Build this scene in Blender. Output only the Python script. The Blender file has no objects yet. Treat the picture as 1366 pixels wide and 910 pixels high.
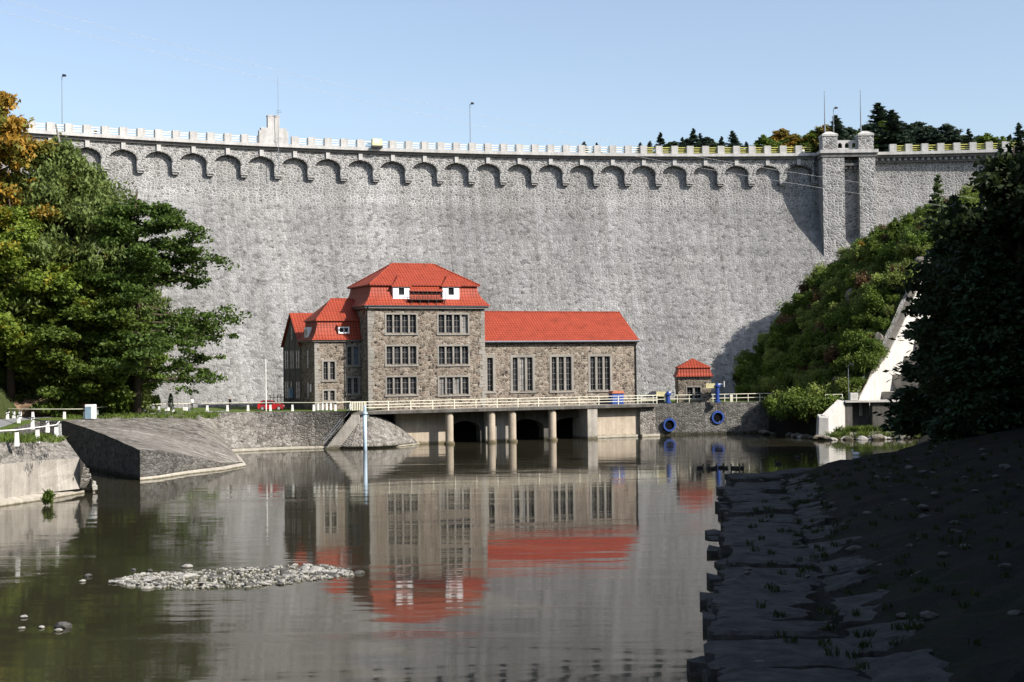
import bpy, math, random
import numpy as np
from mathutils import Vector, Matrix
R_ = math.radians
sc = bpy.context.scene
COL = sc.collection

# ------------------------------------------------------------------ camera, sky, sun, exposure
F_PX, HC = 1897.0, 10.8
PITCH, ROLL = math.atan(30 / F_PX), R_(0.7)
cam = bpy.data.cameras.new('camera')
cam.sensor_width = 36; cam.lens = F_PX / 1366 * 36
cam.clip_start = 0.5; cam.clip_end = 6000
camo = bpy.data.objects.new('camera', cam); COL.objects.link(camo)
camo.matrix_world = Matrix.Translation((0, 0, HC)) @ Matrix.Rotation(math.pi / 2 + PITCH, 4, 'X') @ Matrix.Rotation(-ROLL, 4, 'Z')
sc.camera = camo

SUN_EL, SUN_AZ = R_(37), R_(60)          # azimuth measured from behind the camera (-Y) towards +X
sunv = Vector((math.sin(SUN_AZ) * math.cos(SUN_EL), -math.cos(SUN_AZ) * math.cos(SUN_EL), math.sin(SUN_EL)))
w = bpy.data.worlds.new('World'); sc.world = w; w.use_nodes = True
nt = w.node_tree; bg = nt.nodes['Background']
sky = nt.nodes.new('ShaderNodeTexSky'); sky.sky_type = 'NISHITA'; sky.sun_disc = False
sky.sun_elevation = SUN_EL; sky.sun_rotation = math.atan2(sunv.x, sunv.y)
sky.air_density = 1.0; sky.dust_density = 1.6; sky.ozone_density = 2.5; sky.altitude = 100
hs = nt.nodes.new('ShaderNodeHueSaturation'); hs.inputs['Saturation'].default_value = .82
nt.links.new(sky.outputs[0], hs.inputs['Color']); nt.links.new(hs.outputs[0], bg.inputs[0]); bg.inputs[1].default_value = 0.128
sl = bpy.data.lights.new('sun', 'SUN'); sl.energy = 5.0; sl.angle = R_(0.53); sl.color = (1, 0.945, 0.875)
so = bpy.data.objects.new('sun', sl); COL.objects.link(so)
so.rotation_euler = sunv.to_track_quat('Z', 'Y').to_euler()
sc.view_settings.view_transform = 'Standard'; sc.view_settings.look = 'None'
sc.view_settings.exposure = 0.6; sc.view_settings.gamma = 1
sc.render.engine = 'CYCLES'
sc.cycles.max_bounces = 5; sc.cycles.diffuse_bounces = 1; sc.cycles.glossy_bounces = 3
sc.cycles.transparent_max_bounces = 8; sc.cycles.caustics_reflective = False; sc.cycles.caustics_refractive = False
sc.cycles.use_denoising = True

# ------------------------------------------------------------------ pixel -> world helpers
def ray(px, py):
    a, b = (px - 683) / F_PX, (455 - py) / F_PX
    c, s = math.cos(ROLL), -math.sin(ROLL)
    a, b = c * a - s * b, s * a + c * b
    d = (a, math.cos(PITCH) - b * math.sin(PITCH), math.sin(PITCH) + b * math.cos(PITCH))
    return (d[0] / d[1], 1.0, d[2] / d[1])
def atz(px, py, z):
    r = ray(px, py); t = (z - HC) / r[2]
    return Vector((r[0] * t, t, z))
def atd(px, py, d):
    r = ray(px, py)
    return Vector((r[0] * d, d, HC + r[2] * d))

# ------------------------------------------------------------------ materials
MATS = {}
class NG:
    def __init__(s, name):
        s.m = bpy.data.materials.new(name); s.m.use_nodes = True; s.t = s.m.node_tree
        s.b = s.t.nodes['Principled BSDF']; s.out = s.t.nodes['Material Output']
    def n(s, kind, **kw):
        nd = s.t.nodes.new('ShaderNode' + kind)
        for k, v in kw.items():
            if k.startswith('i_'): nd.inputs[k[2:].replace('_', ' ')].default_value = v
            else: setattr(nd, k, v)
        return nd
    def l(s, a, b): s.t.links.new(a, b)
    def uv(s, scale=(1, 1, 1), rot=0):
        c = s.n('TexCoord'); m = s.n('Mapping'); m.inputs['Scale'].default_value = scale; m.inputs['Rotation'].default_value = (0, 0, rot)
        s.l(c.outputs['UV'], m.inputs[0]); return m.outputs[0]
    def pos(s, scale=(1, 1, 1)):
        c = s.n('NewGeometry'); m = s.n('Mapping'); m.inputs['Scale'].default_value = scale
        s.l(c.outputs['Position'], m.inputs[0]); return m.outputs[0]
    def noise(s, vec, scale, detail=4, rough=.6):
        nd = s.n('TexNoise'); nd.inputs['Scale'].default_value = scale; nd.inputs['Detail'].default_value = detail
        nd.inputs['Roughness'].default_value = rough
        if vec is not None: s.l(vec, nd.inputs['Vector'])
        return nd.outputs['Fac']
    def vor(s, vec, scale, feature='F1', dims='2D', rnd=1):
        nd = s.n('TexVoronoi', feature=feature, voronoi_dimensions=dims); nd.inputs['Scale'].default_value = scale
        nd.inputs['Randomness'].default_value = rnd
        s.l(vec, nd.inputs['Vector']); return nd
    def ramp(s, fac, stops, interp='LINEAR'):
        nd = s.n('ValToRGB'); cr = nd.color_ramp; cr.interpolation = interp
        while len(cr.elements) < len(stops): cr.elements.new(.5)
        for e, (p, c) in zip(cr.elements, stops):
            e.position = p; e.color = (*c, 1) if len(c) == 3 else c
        s.l(fac, nd.inputs[0]); return nd.outputs[0]
    def mix(s, f, a, b, mode='MIX'):
        nd = s.n('Mix', data_type='RGBA', blend_type=mode)
        for sock, v in ((nd.inputs[0], f), (nd.inputs[6], a), (nd.inputs[7], b)):
            if isinstance(v, (int, float)): sock.default_value = v
            elif isinstance(v, tuple): sock.default_value = (*v, 1)
            else: s.l(v, sock)
        return nd.outputs[2]
    def math(s, op, a, b=0.0, c=None):
        nd = s.n('Math', operation=op)
        for k, v in enumerate((a, b) if c is None else (a, b, c)):
            if isinstance(v, (int, float)): nd.inputs[k].default_value = v
            else: s.l(v, nd.inputs[k])
        return nd.outputs[0]
    def bump(s, h, strength=.5, dist=.05, prev=None):
        nd = s.n('Bump'); nd.inputs['Strength'].default_value = strength; nd.inputs['Distance'].default_value = dist
        s.l(h, nd.inputs['Height'])
        if prev is not None: s.l(prev, nd.inputs['Normal'])
        s.l(nd.outputs[0], s.b.inputs['Normal']); return nd.outputs[0]
    def wet(s, col, h):
        sp = s.n('SeparateXYZ'); s.l(s.pos(), sp.inputs[0])
        z = s.math('ADD', sp.outputs[2], s.math('MULTIPLY_ADD', s.noise(s.pos(), 1.3, 4), -h * 1.6, h * .8))
        mr = s.n('MapRange'); mr.inputs[1].default_value = h; mr.inputs[2].default_value = h * .35; s.l(z, mr.inputs[0])
        return s.mix(mr.outputs[0], col, s.mix(1.0, col, (.34, .34, .26), 'MULTIPLY'))
    def set(s, col=None, rough=.85, spec=.3, metal=0):
        if isinstance(col, tuple): s.b.inputs['Base Color'].default_value = (*col, 1)
        elif col is not None: s.l(col, s.b.inputs['Base Color'])
        s.b.inputs['Roughness'].default_value = rough; s.b.inputs['Specular IOR Level'].default_value = spec
        s.b.inputs['Metallic'].default_value = metal
        MATS[s.m.name] = s.m; return s

def plain(name, col, rough=.6, spec=.4, metal=0, var=.18, scale=1.5):
    g = NG(name); n = g.noise(g.pos(), scale, 4)
    lo = tuple(c * (1 - var) for c in col); hi = tuple(min(1, c * (1 + var)) for c in col)
    g.set(g.ramp(n, [(.3, lo), (.7, hi)]), rough, spec, metal); return g.m

def stone(name, cols, mortar, scale, aspect=1.0, mw=.06, bump=.8, dist=.12, stain=.35, rnd=1, weather=None, zmix=None):
    """uv-space rubble masonry: voronoi stones, mortar joints, per-stone colour, relief"""
    g = NG(name); uv = g.uv((1, aspect, 1))
    wn = g.n('TexNoise'); wn.inputs['Scale'].default_value = scale * 1.1; wn.inputs['Detail'].default_value = 2; g.l(uv, wn.inputs['Vector'])
    add = g.n('MixRGB' if False else 'VectorMath', operation='MULTIPLY_ADD')
    g.l(wn.outputs['Color'], add.inputs[0]); k = .35 / scale; add.inputs[1].default_value = (k, k, 0); g.l(uv, add.inputs[2])
    v = add.outputs[0]
    cell = g.vor(v, scale, 'F1', rnd=rnd); edge = g.vor(v, scale, 'DISTANCE_TO_EDGE', rnd=rnd)
    sep = g.n('SeparateColor'); g.l(cell.outputs['Color'], sep.inputs[0])
    st = [(i / max(1, len(cols) - 1), c) for i, c in enumerate(cols)]
    col = g.ramp(sep.outputs[0], st)
    fine = g.noise(g.uv(), 9, 5, .7)
    col = g.mix(.6, col, g.ramp(fine, [(.25, (.35, .35, .35)), (.75, (1.25, 1.25, 1.25))]), 'MULTIPLY')
    m = g.ramp(edge.outputs['Distance'], [(mw * .5, (1, 1, 1)), (mw * 1.3, (0, 0, 0))])
    if zmix:                                            # mortar fades (weathered away) below a height
        z0, z1, low, fade = zmix
        sp = g.n('SeparateXYZ'); g.l(g.pos(), sp.inputs[0])
        wob = g.math('MULTIPLY_ADD', g.noise(g.uv(), .12, 3), 5.0, -2.5)
        zz = g.n('MapRange'); zz.inputs[1].default_value = z0; zz.inputs[2].default_value = z1
        g.l(g.math('ADD', sp.outputs[2], wob), zz.inputs[0])
        mort = g.mix(zz.outputs[0], low, mortar)
        m = g.math('MULTIPLY', m, g.math('MULTIPLY_ADD', zz.outputs[0], 1 - fade, fade))
    else:
        mort = mortar
    col = g.mix(m, col, mort)
    big = g.noise(g.uv((1, .35, 1)), .09, 4, .6)
    col = g.mix(stain, col, g.ramp(big, [(.3, (.5, .5, .5)), (.7, (1.35, 1.35, 1.35))]), 'MULTIPLY')
    if zmix:                                            # pale lime bloom and darker seepage in broad patches
        bl = g.noise(g.uv((1, .55, 1)), .045, 5, .65)
        col = g.mix(.55, col, g.ramp(bl, [(.36, (.66, .65, .63)), (.5, (1, 1, 1)), (.66, (1.28, 1.27, 1.25))]), 'MULTIPLY')
        ln = g.noise(g.uv((.05, 1.1, 1)), .5, 3, .6)
        col = g.mix(.25, col, g.ramp(ln, [(.38, (.6, .6, .6)), (.55, (1.1, 1.1, 1.1))]), 'MULTIPLY')
    if weather:                                         # vertical run-off stains
        run = g.noise(g.uv((.9, .03, 1)), 1, 4, .6)
        col = g.mix(weather, col, g.ramp(run, [(.35, (.55, .53, .5)), (.65, (1.2, 1.2, 1.22))]), 'MULTIPLY')
    if not zmix: col = g.wet(col, .5)
    g.set(col, .9, .2)
    h = g.math('MINIMUM', edge.outputs['Distance'], .22)
    h = g.math('MULTIPLY_ADD', fine, .12, h)
    pit = g.ramp(sep.outputs[2], [(.9, (0, 0, 0)), (.93, (1, 1, 1))])
    pit = g.math('MULTIPLY', pit, g.ramp(cell.outputs['Distance'], [(.18, (1, 1, 1)), (.34, (0, 0, 0))]))
    h = g.math('MULTIPLY_ADD', pit, -.6, h)
    h = g.math('MULTIPLY_ADD', sep.outputs[1], .3, h)
    h = g.math('MULTIPLY_ADD', g.noise(g.uv(), scale * 2.2, 4, .75), .25, h)
    g.bump(h, bump, dist); return g.m

stone('dam_stone', [(.15, .149, .145), (.25, .249, .243), (.305, .302, .295), (.22, .218, .213), (.335, .331, .322), (.275, .273, .267)], (.56, .55, .53), 1.75, 1.3, .075, .8, .42, .4, 1, .4, (35, 38, (.39, .385, .37), .3))
stone('pier_stone', [(.17, .168, .162), (.31, .305, .295), (.4, .39, .375), (.25, .246, .24)], (.54, .53, .505), 1.55, 1.3, .075, 1, .35, .3, 1, .25)
stone('house_stone', [(.05, .038, .028), (.19, .145, .11), (.3, .25, .195), (.11, .09, .07), (.25, .195, .145), (.37, .32, .265)], (.37, .34, .29), 2.2, 1.25, .06, .9, .25, .35, 1, .2)
stone('bank_stone', [(.12, .112, .1), (.29, .27, .24), (.38, .355, .32), (.21, .195, .17)], (.25, .235, .205), 2.1, 1.4, .06, 1, .3, .6, 1, .6)
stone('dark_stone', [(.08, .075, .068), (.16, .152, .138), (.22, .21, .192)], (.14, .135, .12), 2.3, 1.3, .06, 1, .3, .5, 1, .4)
stone('ashlar', [(.23, .215, .19), (.31, .29, .255), (.27, .25, .22)], (.22, .2, .175), .5, 1, .02, .3, .05, .3)

def roof_mat():
    g = NG('roof_tile'); c = g.n('TexCoord'); sp = g.n('SeparateXYZ'); g.l(c.outputs['UV'], sp.inputs[0])
    row = g.math('MULTIPLY', sp.outputs[1], 1 / .45)
    fr = g.math('FRACT', row)
    off = g.math('MULTIPLY', g.math('FLOOR', row), .0)
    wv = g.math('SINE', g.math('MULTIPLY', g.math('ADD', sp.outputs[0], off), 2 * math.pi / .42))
    h = g.math('MULTIPLY_ADD', wv, .35, g.math('MULTIPLY', fr, -.8))
    n = g.noise(g.pos(), .8, 5, .65); n2 = g.noise(g.pos(), 6, 3)
    col = g.ramp(n, [(.22, (.17, .032, .016)), (.42, (.28, .047, .022)), (.75, (.35, .06, .028))])
    col = g.mix(.5, col, g.ramp(n2, [(.3, (.7, .7, .7)), (.7, (1.15, 1.1, 1.1))]), 'MULTIPLY')
    seam = g.ramp(fr, [(0, (.4, .36, .36)), (.2, (1, 1, 1))])
    col = g.mix(.85, col, seam, 'MULTIPLY')
    col = g.mix(.55, col, g.ramp(g.math('MULTIPLY_ADD', wv, .5, .5), [(0, (.45, .42, .42)), (.6, (1.1, 1.1, 1.1))]), 'MULTIPLY')  # shaded troughs and ridge highlights of the tile wave painted into the colour
    g.set(col, .6, .25); g.bump(h, .9, .05)
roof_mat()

def concrete(name, lo, hi, streak=.5, scale=.6, wet=.5, bump=.6):
    g = NG(name)
    n = g.noise(g.pos(), scale, 6, .7); st = g.noise(g.uv((1.4, .08, 1)), 1, 4, .65); f = g.noise(g.pos(), 7, 4, .7)
    col = g.ramp(n, [(.3, lo), (.7, hi)])
    col = g.mix(streak, col, g.ramp(st, [(.35, (.5, .48, .45)), (.65, (1.2, 1.2, 1.2))]), 'MULTIPLY')
    col = g.mix(.5, col, g.ramp(f, [(.3, (.7, .7, .7)), (.7, (1.2, 1.2, 1.2))]), 'MULTIPLY')
    if wet: col = g.wet(col, wet)
    g.set(col, .9, .2); g.bump(g.math('MULTIPLY_ADD', f, .3, n), bump, .08)
concrete('concrete', (.27, .25, .22), (.42, .39, .34))
concrete('concrete_warm', (.36, .3, .23), (.5, .43, .34), .35)
concrete('concrete_white', (.46, .445, .41), (.62, .6, .56), .35)
concrete('concrete_dark', (.07, .066, .058), (.14, .132, .118), .6)
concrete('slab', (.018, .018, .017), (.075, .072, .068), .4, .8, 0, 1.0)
concrete('granite_light', (.37, .362, .345), (.54, .53, .51), .35)
concrete('plaster', (.13, .12, .105), (.18, .165, .145), .5)
concrete('asphalt', (.2, .2, .2), (.27, .27, .265), .1)
concrete('ledge', (.3, .27, .22), (.5, .46, .39), .3, 1.4, .12)
stone('paving', [(.13, .118, .1), (.26, .24, .21), (.34, .315, .28), (.18, .165, .14)], (.19, .175, .15), 1.7, .45, .05, 1, .3, .6, 1, .9)
concrete('rock', (.13, .115, .1), (.27, .24, .2), .3, 1.2)
concrete('rock_brown', (.14, .09, .055), (.25, .17, .11), .3, .9)
concrete('pebble', (.18, .17, .15), (.46, .44, .4), .1, 5, .07)
concrete('pebble_dark', (.05, .05, .045), (.13, .12, .11), .1, 2.2, 0)
concrete('cornice_shadow', (.13, .125, .12), (.2, .195, .185), .4)  # dark tone puts the coping's shadow line into the cornice colour
plain('white_paint', (.78, .77, .73), .45, var=.07); plain('white_wall', (.8, .8, .8), .7, var=.05)
plain('cream_rail', (.74, .71, .56), .45, var=.08); plain('yellow_rail', (.5, .47, .12), .5); plain('black_metal', (.02, .02, .02), .5)
plain('grey_metal', (.2, .22, .25), .45); plain('blue_paint', (.02, .06, .26), .5); plain('light_blue', (.42, .53, .62), .45, var=.1)
plain('box_blue', (.2, .29, .36), .6); plain('car_red', (.42, .012, .016), .25, .6, var=.05); plain('rubber', (.02, .02, .02), .8)
plain('bark', (.065, .05, .038), .95, .1, var=.4, scale=6); plain('bark_pale', (.17, .16, .14), .95, .1, var=.4, scale=6)
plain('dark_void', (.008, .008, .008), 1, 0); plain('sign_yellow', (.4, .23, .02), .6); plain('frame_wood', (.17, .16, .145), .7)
plain('skin', (.45, .27, .19), .7); plain('shirt_white', (.75, .75, .74), .9); plain('trousers', (.025, .025, .03), .95); plain('coat', (.02, .02, .025), .95)
plain('wire', (.4, .4, .4), .5); plain('rim', (.55, .55, .55), .35, .5, .6); plain('feather', (.03, .025, .02), .9); plain('feather_white', (.7, .7, .68), .9)
plain('roof_dark', (.02, .022, .028), .6); plain('yellow_box', (.62, .56, .3), .6); plain('terracotta', (.42, .14, .07), .7)
def glass(name, col, rough=.08):
    g = NG(name); n = g.noise(g.pos(), .7, 2)
    g.set(g.ramp(n, [(.35, tuple(c * .4 for c in col)), (.65, col)]), rough, .5); return g.m
glass('pane', (.03, .033, .037)); glass('pane_blind', (.3, .29, .27), .3); glass('pane_blue', (.16, .22, .3), .2)

def water_mat():
    g = NG('water'); p = g.pos()
    n1 = g.noise(g.pos((.55, 1.5, 1)), 1.5, 3, .5)
    n2 = g.noise(g.pos((.25, .8, 1)), .55, 2, .5)
    patch = g.ramp(g.noise(g.pos((.02, .085, 1)), 1, 3, .55), [(.5, (.16, .16, .16)), (.68, (1, 1, 1))])
    strk = g.ramp(g.noise(g.pos((.05, .5, 1)), .55, 3, .5), [(.6, (0, 0, 0)), (.72, (1, 1, 1))])
    h = g.math('MULTIPLY_ADD', n2, 1.6, g.math('MULTIPLY', n1, patch))
    n3 = g.noise(g.pos((1.4, 3.2, 1)), 2.2, 2, .5)
    h = g.math('MULTIPLY_ADD', g.math('MULTIPLY', n3, strk), 1.1, h)
    deep = g.ramp(g.noise(g.pos((.05, .05, 1)), 1, 3), [(.3, (.022, .021, .012)), (.7, (.036, .032, .02))])
    g.set(deep, .045, .5); g.b.inputs['IOR'].default_value = 1.33
    g.bump(h, .15, .07)
water_mat()

def leaf(name, dark, light, alt=None, altf=.0, trans=.35):
    g = NG(name)
    oi = g.n('ObjectInfo'); n = g.noise(g.pos(), .55, 3); n2 = g.noise(g.pos(), 5.0, 1)
    col = g.ramp(g.math('MULTIPLY_ADD', n2, .5, g.math('MULTIPLY', n, .6)), [(.36, dark), (.68, light)])
    if alt:
        na = g.noise(g.pos(), .33, 3)
        col = g.mix(g.ramp(na, [(1 - altf - .08, (0, 0, 0)), (1 - altf + .04, (1, 1, 1))]), col, alt)
    hsv = g.n('HueSaturation'); g.l(col, hsv.inputs['Color'])
    g.l(g.math('MULTIPLY_ADD', oi.outputs['Random'], .5, .75), hsv.inputs['Value'])
    g.set(hsv.outputs[0], .6, .25)
    tr = g.n('BsdfTranslucent'); g.l(hsv.outputs[0], tr.inputs[0])
    mx = g.n('MixShader'); mx.inputs[0].default_value = trans
    g.l(g.b.outputs[0], mx.inputs[1]); g.l(tr.outputs[0], mx.inputs[2]); g.l(mx.outputs[0], g.out.inputs[0])
leaf('leaf_oak', (.03, .055, .012), (.085, .135, .022))
leaf('leaf_bright', (.06, .1, .014), (.2, .27, .035), (.34, .27, .03), .36)
leaf('leaf_mid', (.045, .085, .014), (.15, .21, .03))
leaf('leaf_willow', (.06, .085, .025), (.19, .25, .065), (.28, .17, .03), .26)
leaf('leaf_orange', (.2, .12, .02), (.42, .24, .035), (.14, .15, .03), .45)
leaf('leaf_shrub', (.08, .11, .025), (.25, .31, .07), (.27, .27, .09), .26)
leaf('needle_light', (.04, .06, .02), (.11, .15, .05), trans=.2)
leaf('leaf_rust', (.06, .04, .02), (.16, .09, .045))
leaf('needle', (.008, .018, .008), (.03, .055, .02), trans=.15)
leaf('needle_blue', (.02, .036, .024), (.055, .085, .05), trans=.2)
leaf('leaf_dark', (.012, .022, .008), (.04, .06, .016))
leaf('grass_blade', (.04, .07, .012), (.13, .18, .03), trans=.3)

def ground_mat(name, stops, scale=.25, bump=.5):
    g = NG(name); n = g.noise(g.pos(), scale, 6, .7); f = g.noise(g.pos(), 3.5, 5, .75)
    col = g.ramp(n, stops)
    col = g.mix(.75, col, g.ramp(f, [(.3, (.45, .45, .45)), (.7, (1.3, 1.3, 1.3))]), 'MULTIPLY')
    g.set(col, .95, .15); g.bump(f, bump, .25)
ground_mat('grass', [(.35, (.05, .085, .015)), (.55, (.1, .14, .03)), (.72, (.15, .13, .06))])
ground_mat('hill_ground', [(.35, (.03, .045, .012)), (.55, (.06, .07, .022)), (.72, (.12, .09, .055))])
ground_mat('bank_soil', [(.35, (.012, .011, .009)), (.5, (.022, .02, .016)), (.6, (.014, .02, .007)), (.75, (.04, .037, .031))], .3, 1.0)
ground_mat('bed', [(.3, (.03, .03, .02)), (.7, (.08, .07, .05))])
M = MATS

# ------------------------------------------------------------------ mesh helpers
def np_mesh(name, verts, faces, uvs=None, smooth=False):
    """faces: (n,k) int array"""
    me = bpy.data.meshes.new(name); n, k = faces.shape
    me.vertices.add(len(verts)); me.vertices.foreach_set('co', np.ascontiguousarray(verts, dtype=np.float32).ravel())
    me.loops.add(n * k); me.loops.foreach_set('vertex_index', faces.astype(np.int32).ravel())
    me.polygons.add(n); me.polygons.foreach_set('loop_start', np.arange(0, n * k, k, dtype=np.int32))
    if smooth: me.polygons.foreach_set('use_smooth', np.ones(n, dtype=bool))
    me.update(calc_edges=True)
    if uvs is not None:
        l = me.uv_layers.new(name='UVMap'); l.data.foreach_set('uv', uvs.astype(np.float32).ravel())
    return me

def auto_uv(me):
    l = me.uv_layers.new(name='UVMap'); Z = Vector((0, 0, 1))
    for p in me.polygons:
        n = p.normal
        t = Z.cross(n)
        t = Vector((1, 0, 0)) if t.length < .05 else t.normalized()
        b = n.cross(t)
        for li in p.loop_indices:
            co = me.vertices[me.loops[li].vertex_index].co
            l.data[li].uv = (co.dot(t), co.dot(b))

class MB:
    def __init__(s): s.v = []; s.f = []; s.uvf = {}
    def add(s, vs, fs):
        k = len(s.v); s.v += [tuple(v) for v in vs]; s.f += [tuple(i + k for i in f) for f in fs]; return s
    def face(s, *pts): return s.add(pts, [tuple(range(len(pts)))])
    def box(s, x0, x1, y0, y1, z0, z1):
        return s.add([(x0, y0, z0), (x1, y0, z0), (x1, y1, z0), (x0, y1, z0), (x0, y0, z1), (x1, y0, z1), (x1, y1, z1), (x0, y1, z1)],
                     [(0, 3, 2, 1), (4, 5, 6, 7), (0, 1, 5, 4), (1, 2, 6, 5), (2, 3, 7, 6), (3, 0, 4, 7)])
    def bar(s, a, b, wd, ht):
        a, b = Vector(a), Vector(b); d = (b - a).normalized()
        up = Vector((0, 0, 1)) if abs(d.z) < .95 else Vector((0, 1, 0))
        sd = d.cross(up).normalized() * wd / 2; u2 = sd.cross(d).normalized() * ht / 2
        vs = [p + q for p in (a, b) for q in (-sd - u2, sd - u2, sd + u2, -sd + u2)]
        return s.add(vs, [(3, 2, 1, 0), (4, 5, 6, 7), (0, 1, 5, 4), (1, 2, 6, 5), (2, 3, 7, 6), (3, 0, 4, 7)])
    def prism(s, poly, z0, z1):
        n = len(poly)
        z0s = z0 if isinstance(z0, (list, tuple)) else [z0] * n; z1s = z1 if isinstance(z1, (list, tuple)) else [z1] * n
        vs = [(p[0], p[1], z) for p, z in zip(poly, z0s)] + [(p[0], p[1], z) for p, z in zip(poly, z1s)]
        fs = [tuple(range(n - 1, -1, -1)), tuple(range(n, 2 * n))] + [(i, (i + 1) % n, n + (i + 1) % n, n + i) for i in range(n)]
        return s.add(vs, fs)
    def xprism(s, poly, y0, y1):
        """poly in (x,z), extruded along y"""
        n = len(poly); vs = [(p[0], y0, p[1]) for p in poly] + [(p[0], y1, p[1]) for p in poly]
        return s.add(vs, [tuple(range(n)), tuple(range(2 * n - 1, n - 1, -1))] + [(i, n + i, n + (i + 1) % n, (i + 1) % n) for i in range(n)])
    def tube(s, pts, rad, n=8, cap=True):
        pts = [Vector(p) for p in pts]
        if isinstance(rad, (int, float)): rad = [rad] * len(pts)
        k = len(s.v); prev = None
        for i, p in enumerate(pts):
            d = (pts[min(i + 1, len(pts) - 1)] - pts[max(i - 1, 0)]).normalized()
            a = d.cross(Vector((.31, .95, .07))).normalized() if prev is None else (prev - d * prev.dot(d)).normalized()
            prev = a; b = d.cross(a)
            for j in range(n):
                t = 2 * math.pi * j / n
                s.v.append(tuple(p + (a * math.cos(t) + b * math.sin(t)) * rad[i]))
        for i in range(len(pts) - 1):
            for j in range(n):
                s.f.append((k + i * n + j, k + i * n + (j + 1) % n, k + (i + 1) * n + (j + 1) % n, k + (i + 1) * n + j))
        if cap:
            s.f.append(tuple(k + j for j in range(n - 1, -1, -1))); s.f.append(tuple(k + (len(pts) - 1) * n + j for j in range(n)))
        return s
    def lathe(s, prof, n=12, axis='z', c=(0, 0, 0), cap=True):
        k = len(s.v)
        for r, z in prof:
            for j in range(n):
                t = 2 * math.pi * j / n; x, y = r * math.cos(t), r * math.sin(t)
                q = (x, y, z) if axis == 'z' else ((x, z, y) if axis == 'y' else (z, x, y))
                s.v.append((q[0] + c[0], q[1] + c[1], q[2] + c[2]))
        for i in range(len(prof) - 1):
            for j in range(n): s.f.append((k + i * n + j, k + i * n + (j + 1) % n, k + (i + 1) * n + (j + 1) % n, k + (i + 1) * n + j))
        if cap: s.f.append(tuple(k + j for j in range(n - 1, -1, -1))); s.f.append(tuple(k + (len(prof) - 1) * n + j for j in range(n)))
        return s
    def grid(s, rows):
        k = len(s.v); m = len(rows[0])
        for r in rows: s.v += [tuple(p) for p in r]
        for i in range(len(rows) - 1):
            for j in range(m - 1): s.f.append((k + i * m + j, k + i * m + j + 1, k + (i + 1) * m + j + 1, k + (i + 1) * m + j))
        return s
    def mesh(s, name, mat=None, smooth=False, uv=True):
        me = bpy.data.meshes.new(name); me.from_pydata(s.v, [], s.f); me.update()
        if uv: auto_uv(me)
        if smooth: me.polygons.foreach_set('use_smooth', [True] * len(me.polygons))
        if mat: me.materials.append(M[mat])
        return me
    def build(s, name, mat, parent=None, smooth=False, bevel=0):
        return link(name, s.mesh(name, mat, smooth), parent, bevel=bevel)

def link(name, me, parent=None, loc=(0, 0, 0), rz=0, scale=1, bevel=0):
    o = bpy.data.objects.new(name, me); COL.objects.link(o); o.parent = parent
    o.location = loc; o.rotation_euler = (0, 0, rz); o.scale = (scale,) * 3 if isinstance(scale, (int, float)) else scale
    if bevel:
        b = o.modifiers.new('bevel', 'BEVEL'); b.width = bevel; b.segments = 1; b.limit_method = 'ANGLE'
    return o
def tag(o, label, cat, group=None, kind=None):
    o['label'] = label; o['category'] = cat
    if group: o['group'] = group
    if kind: o['kind'] = kind
    return o
def thing(name, label, cat, loc=(0, 0, 0), rz=0, group=None):
    o = link(name, None, None, loc, rz); o.empty_display_size = .3
    return tag(o, label, cat, group)
def struct(o): o['kind'] = 'structure'; return o
ORD = ['first', 'second', 'third', 'fourth', 'fifth', 'sixth', 'seventh', 'eighth', 'ninth', 'tenth', 'eleventh', 'twelfth', 'thirteenth', 'fourteenth', 'fifteenth',
       'sixteenth', 'seventeenth', 'eighteenth', 'nineteenth', 'twentieth', 'twenty-first', 'twenty-second', 'twenty-third', 'twenty-fourth', 'twenty-fifth', 'twenty-sixth',
       'twenty-seventh', 'twenty-eighth', 'twenty-ninth', 'thirtieth']

def wall_holes(mb, u0, u1, z0, z1, holes, w0, reveal=.4, top=None):
    """vertical wall in the plane y = w0 (facing -y) with rectangular openings and reveals"""
    us = sorted({u0, u1, *[h[0] for h in holes], *[h[1] for h in holes]}); zs = sorted({z0, z1, *[h[2] for h in holes], *[h[3] for h in holes]})
    for a, b in zip(us, us[1:]):
        for c, d in zip(zs, zs[1:]):
            if any(h[0] <= (a + b) / 2 <= h[1] and h[2] <= (c + d) / 2 <= h[3] for h in holes): continue
            mb.face((a, w0, c), (b, w0, c), (b, w0, d), (a, w0, d))
    for a, b, c, d in holes:
        e = w0 + reveal
        mb.face((a, w0, c), (a, w0, d), (a, e, d), (a, e, c)); mb.face((b, w0, d), (b, w0, c), (b, e, c), (b, e, d))
        mb.face((a, w0, d), (b, w0, d), (b, e, d), (a, e, d)); mb.face((a, w0, c), (a, e, c), (b, e, c), (b, w0, c))

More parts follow.
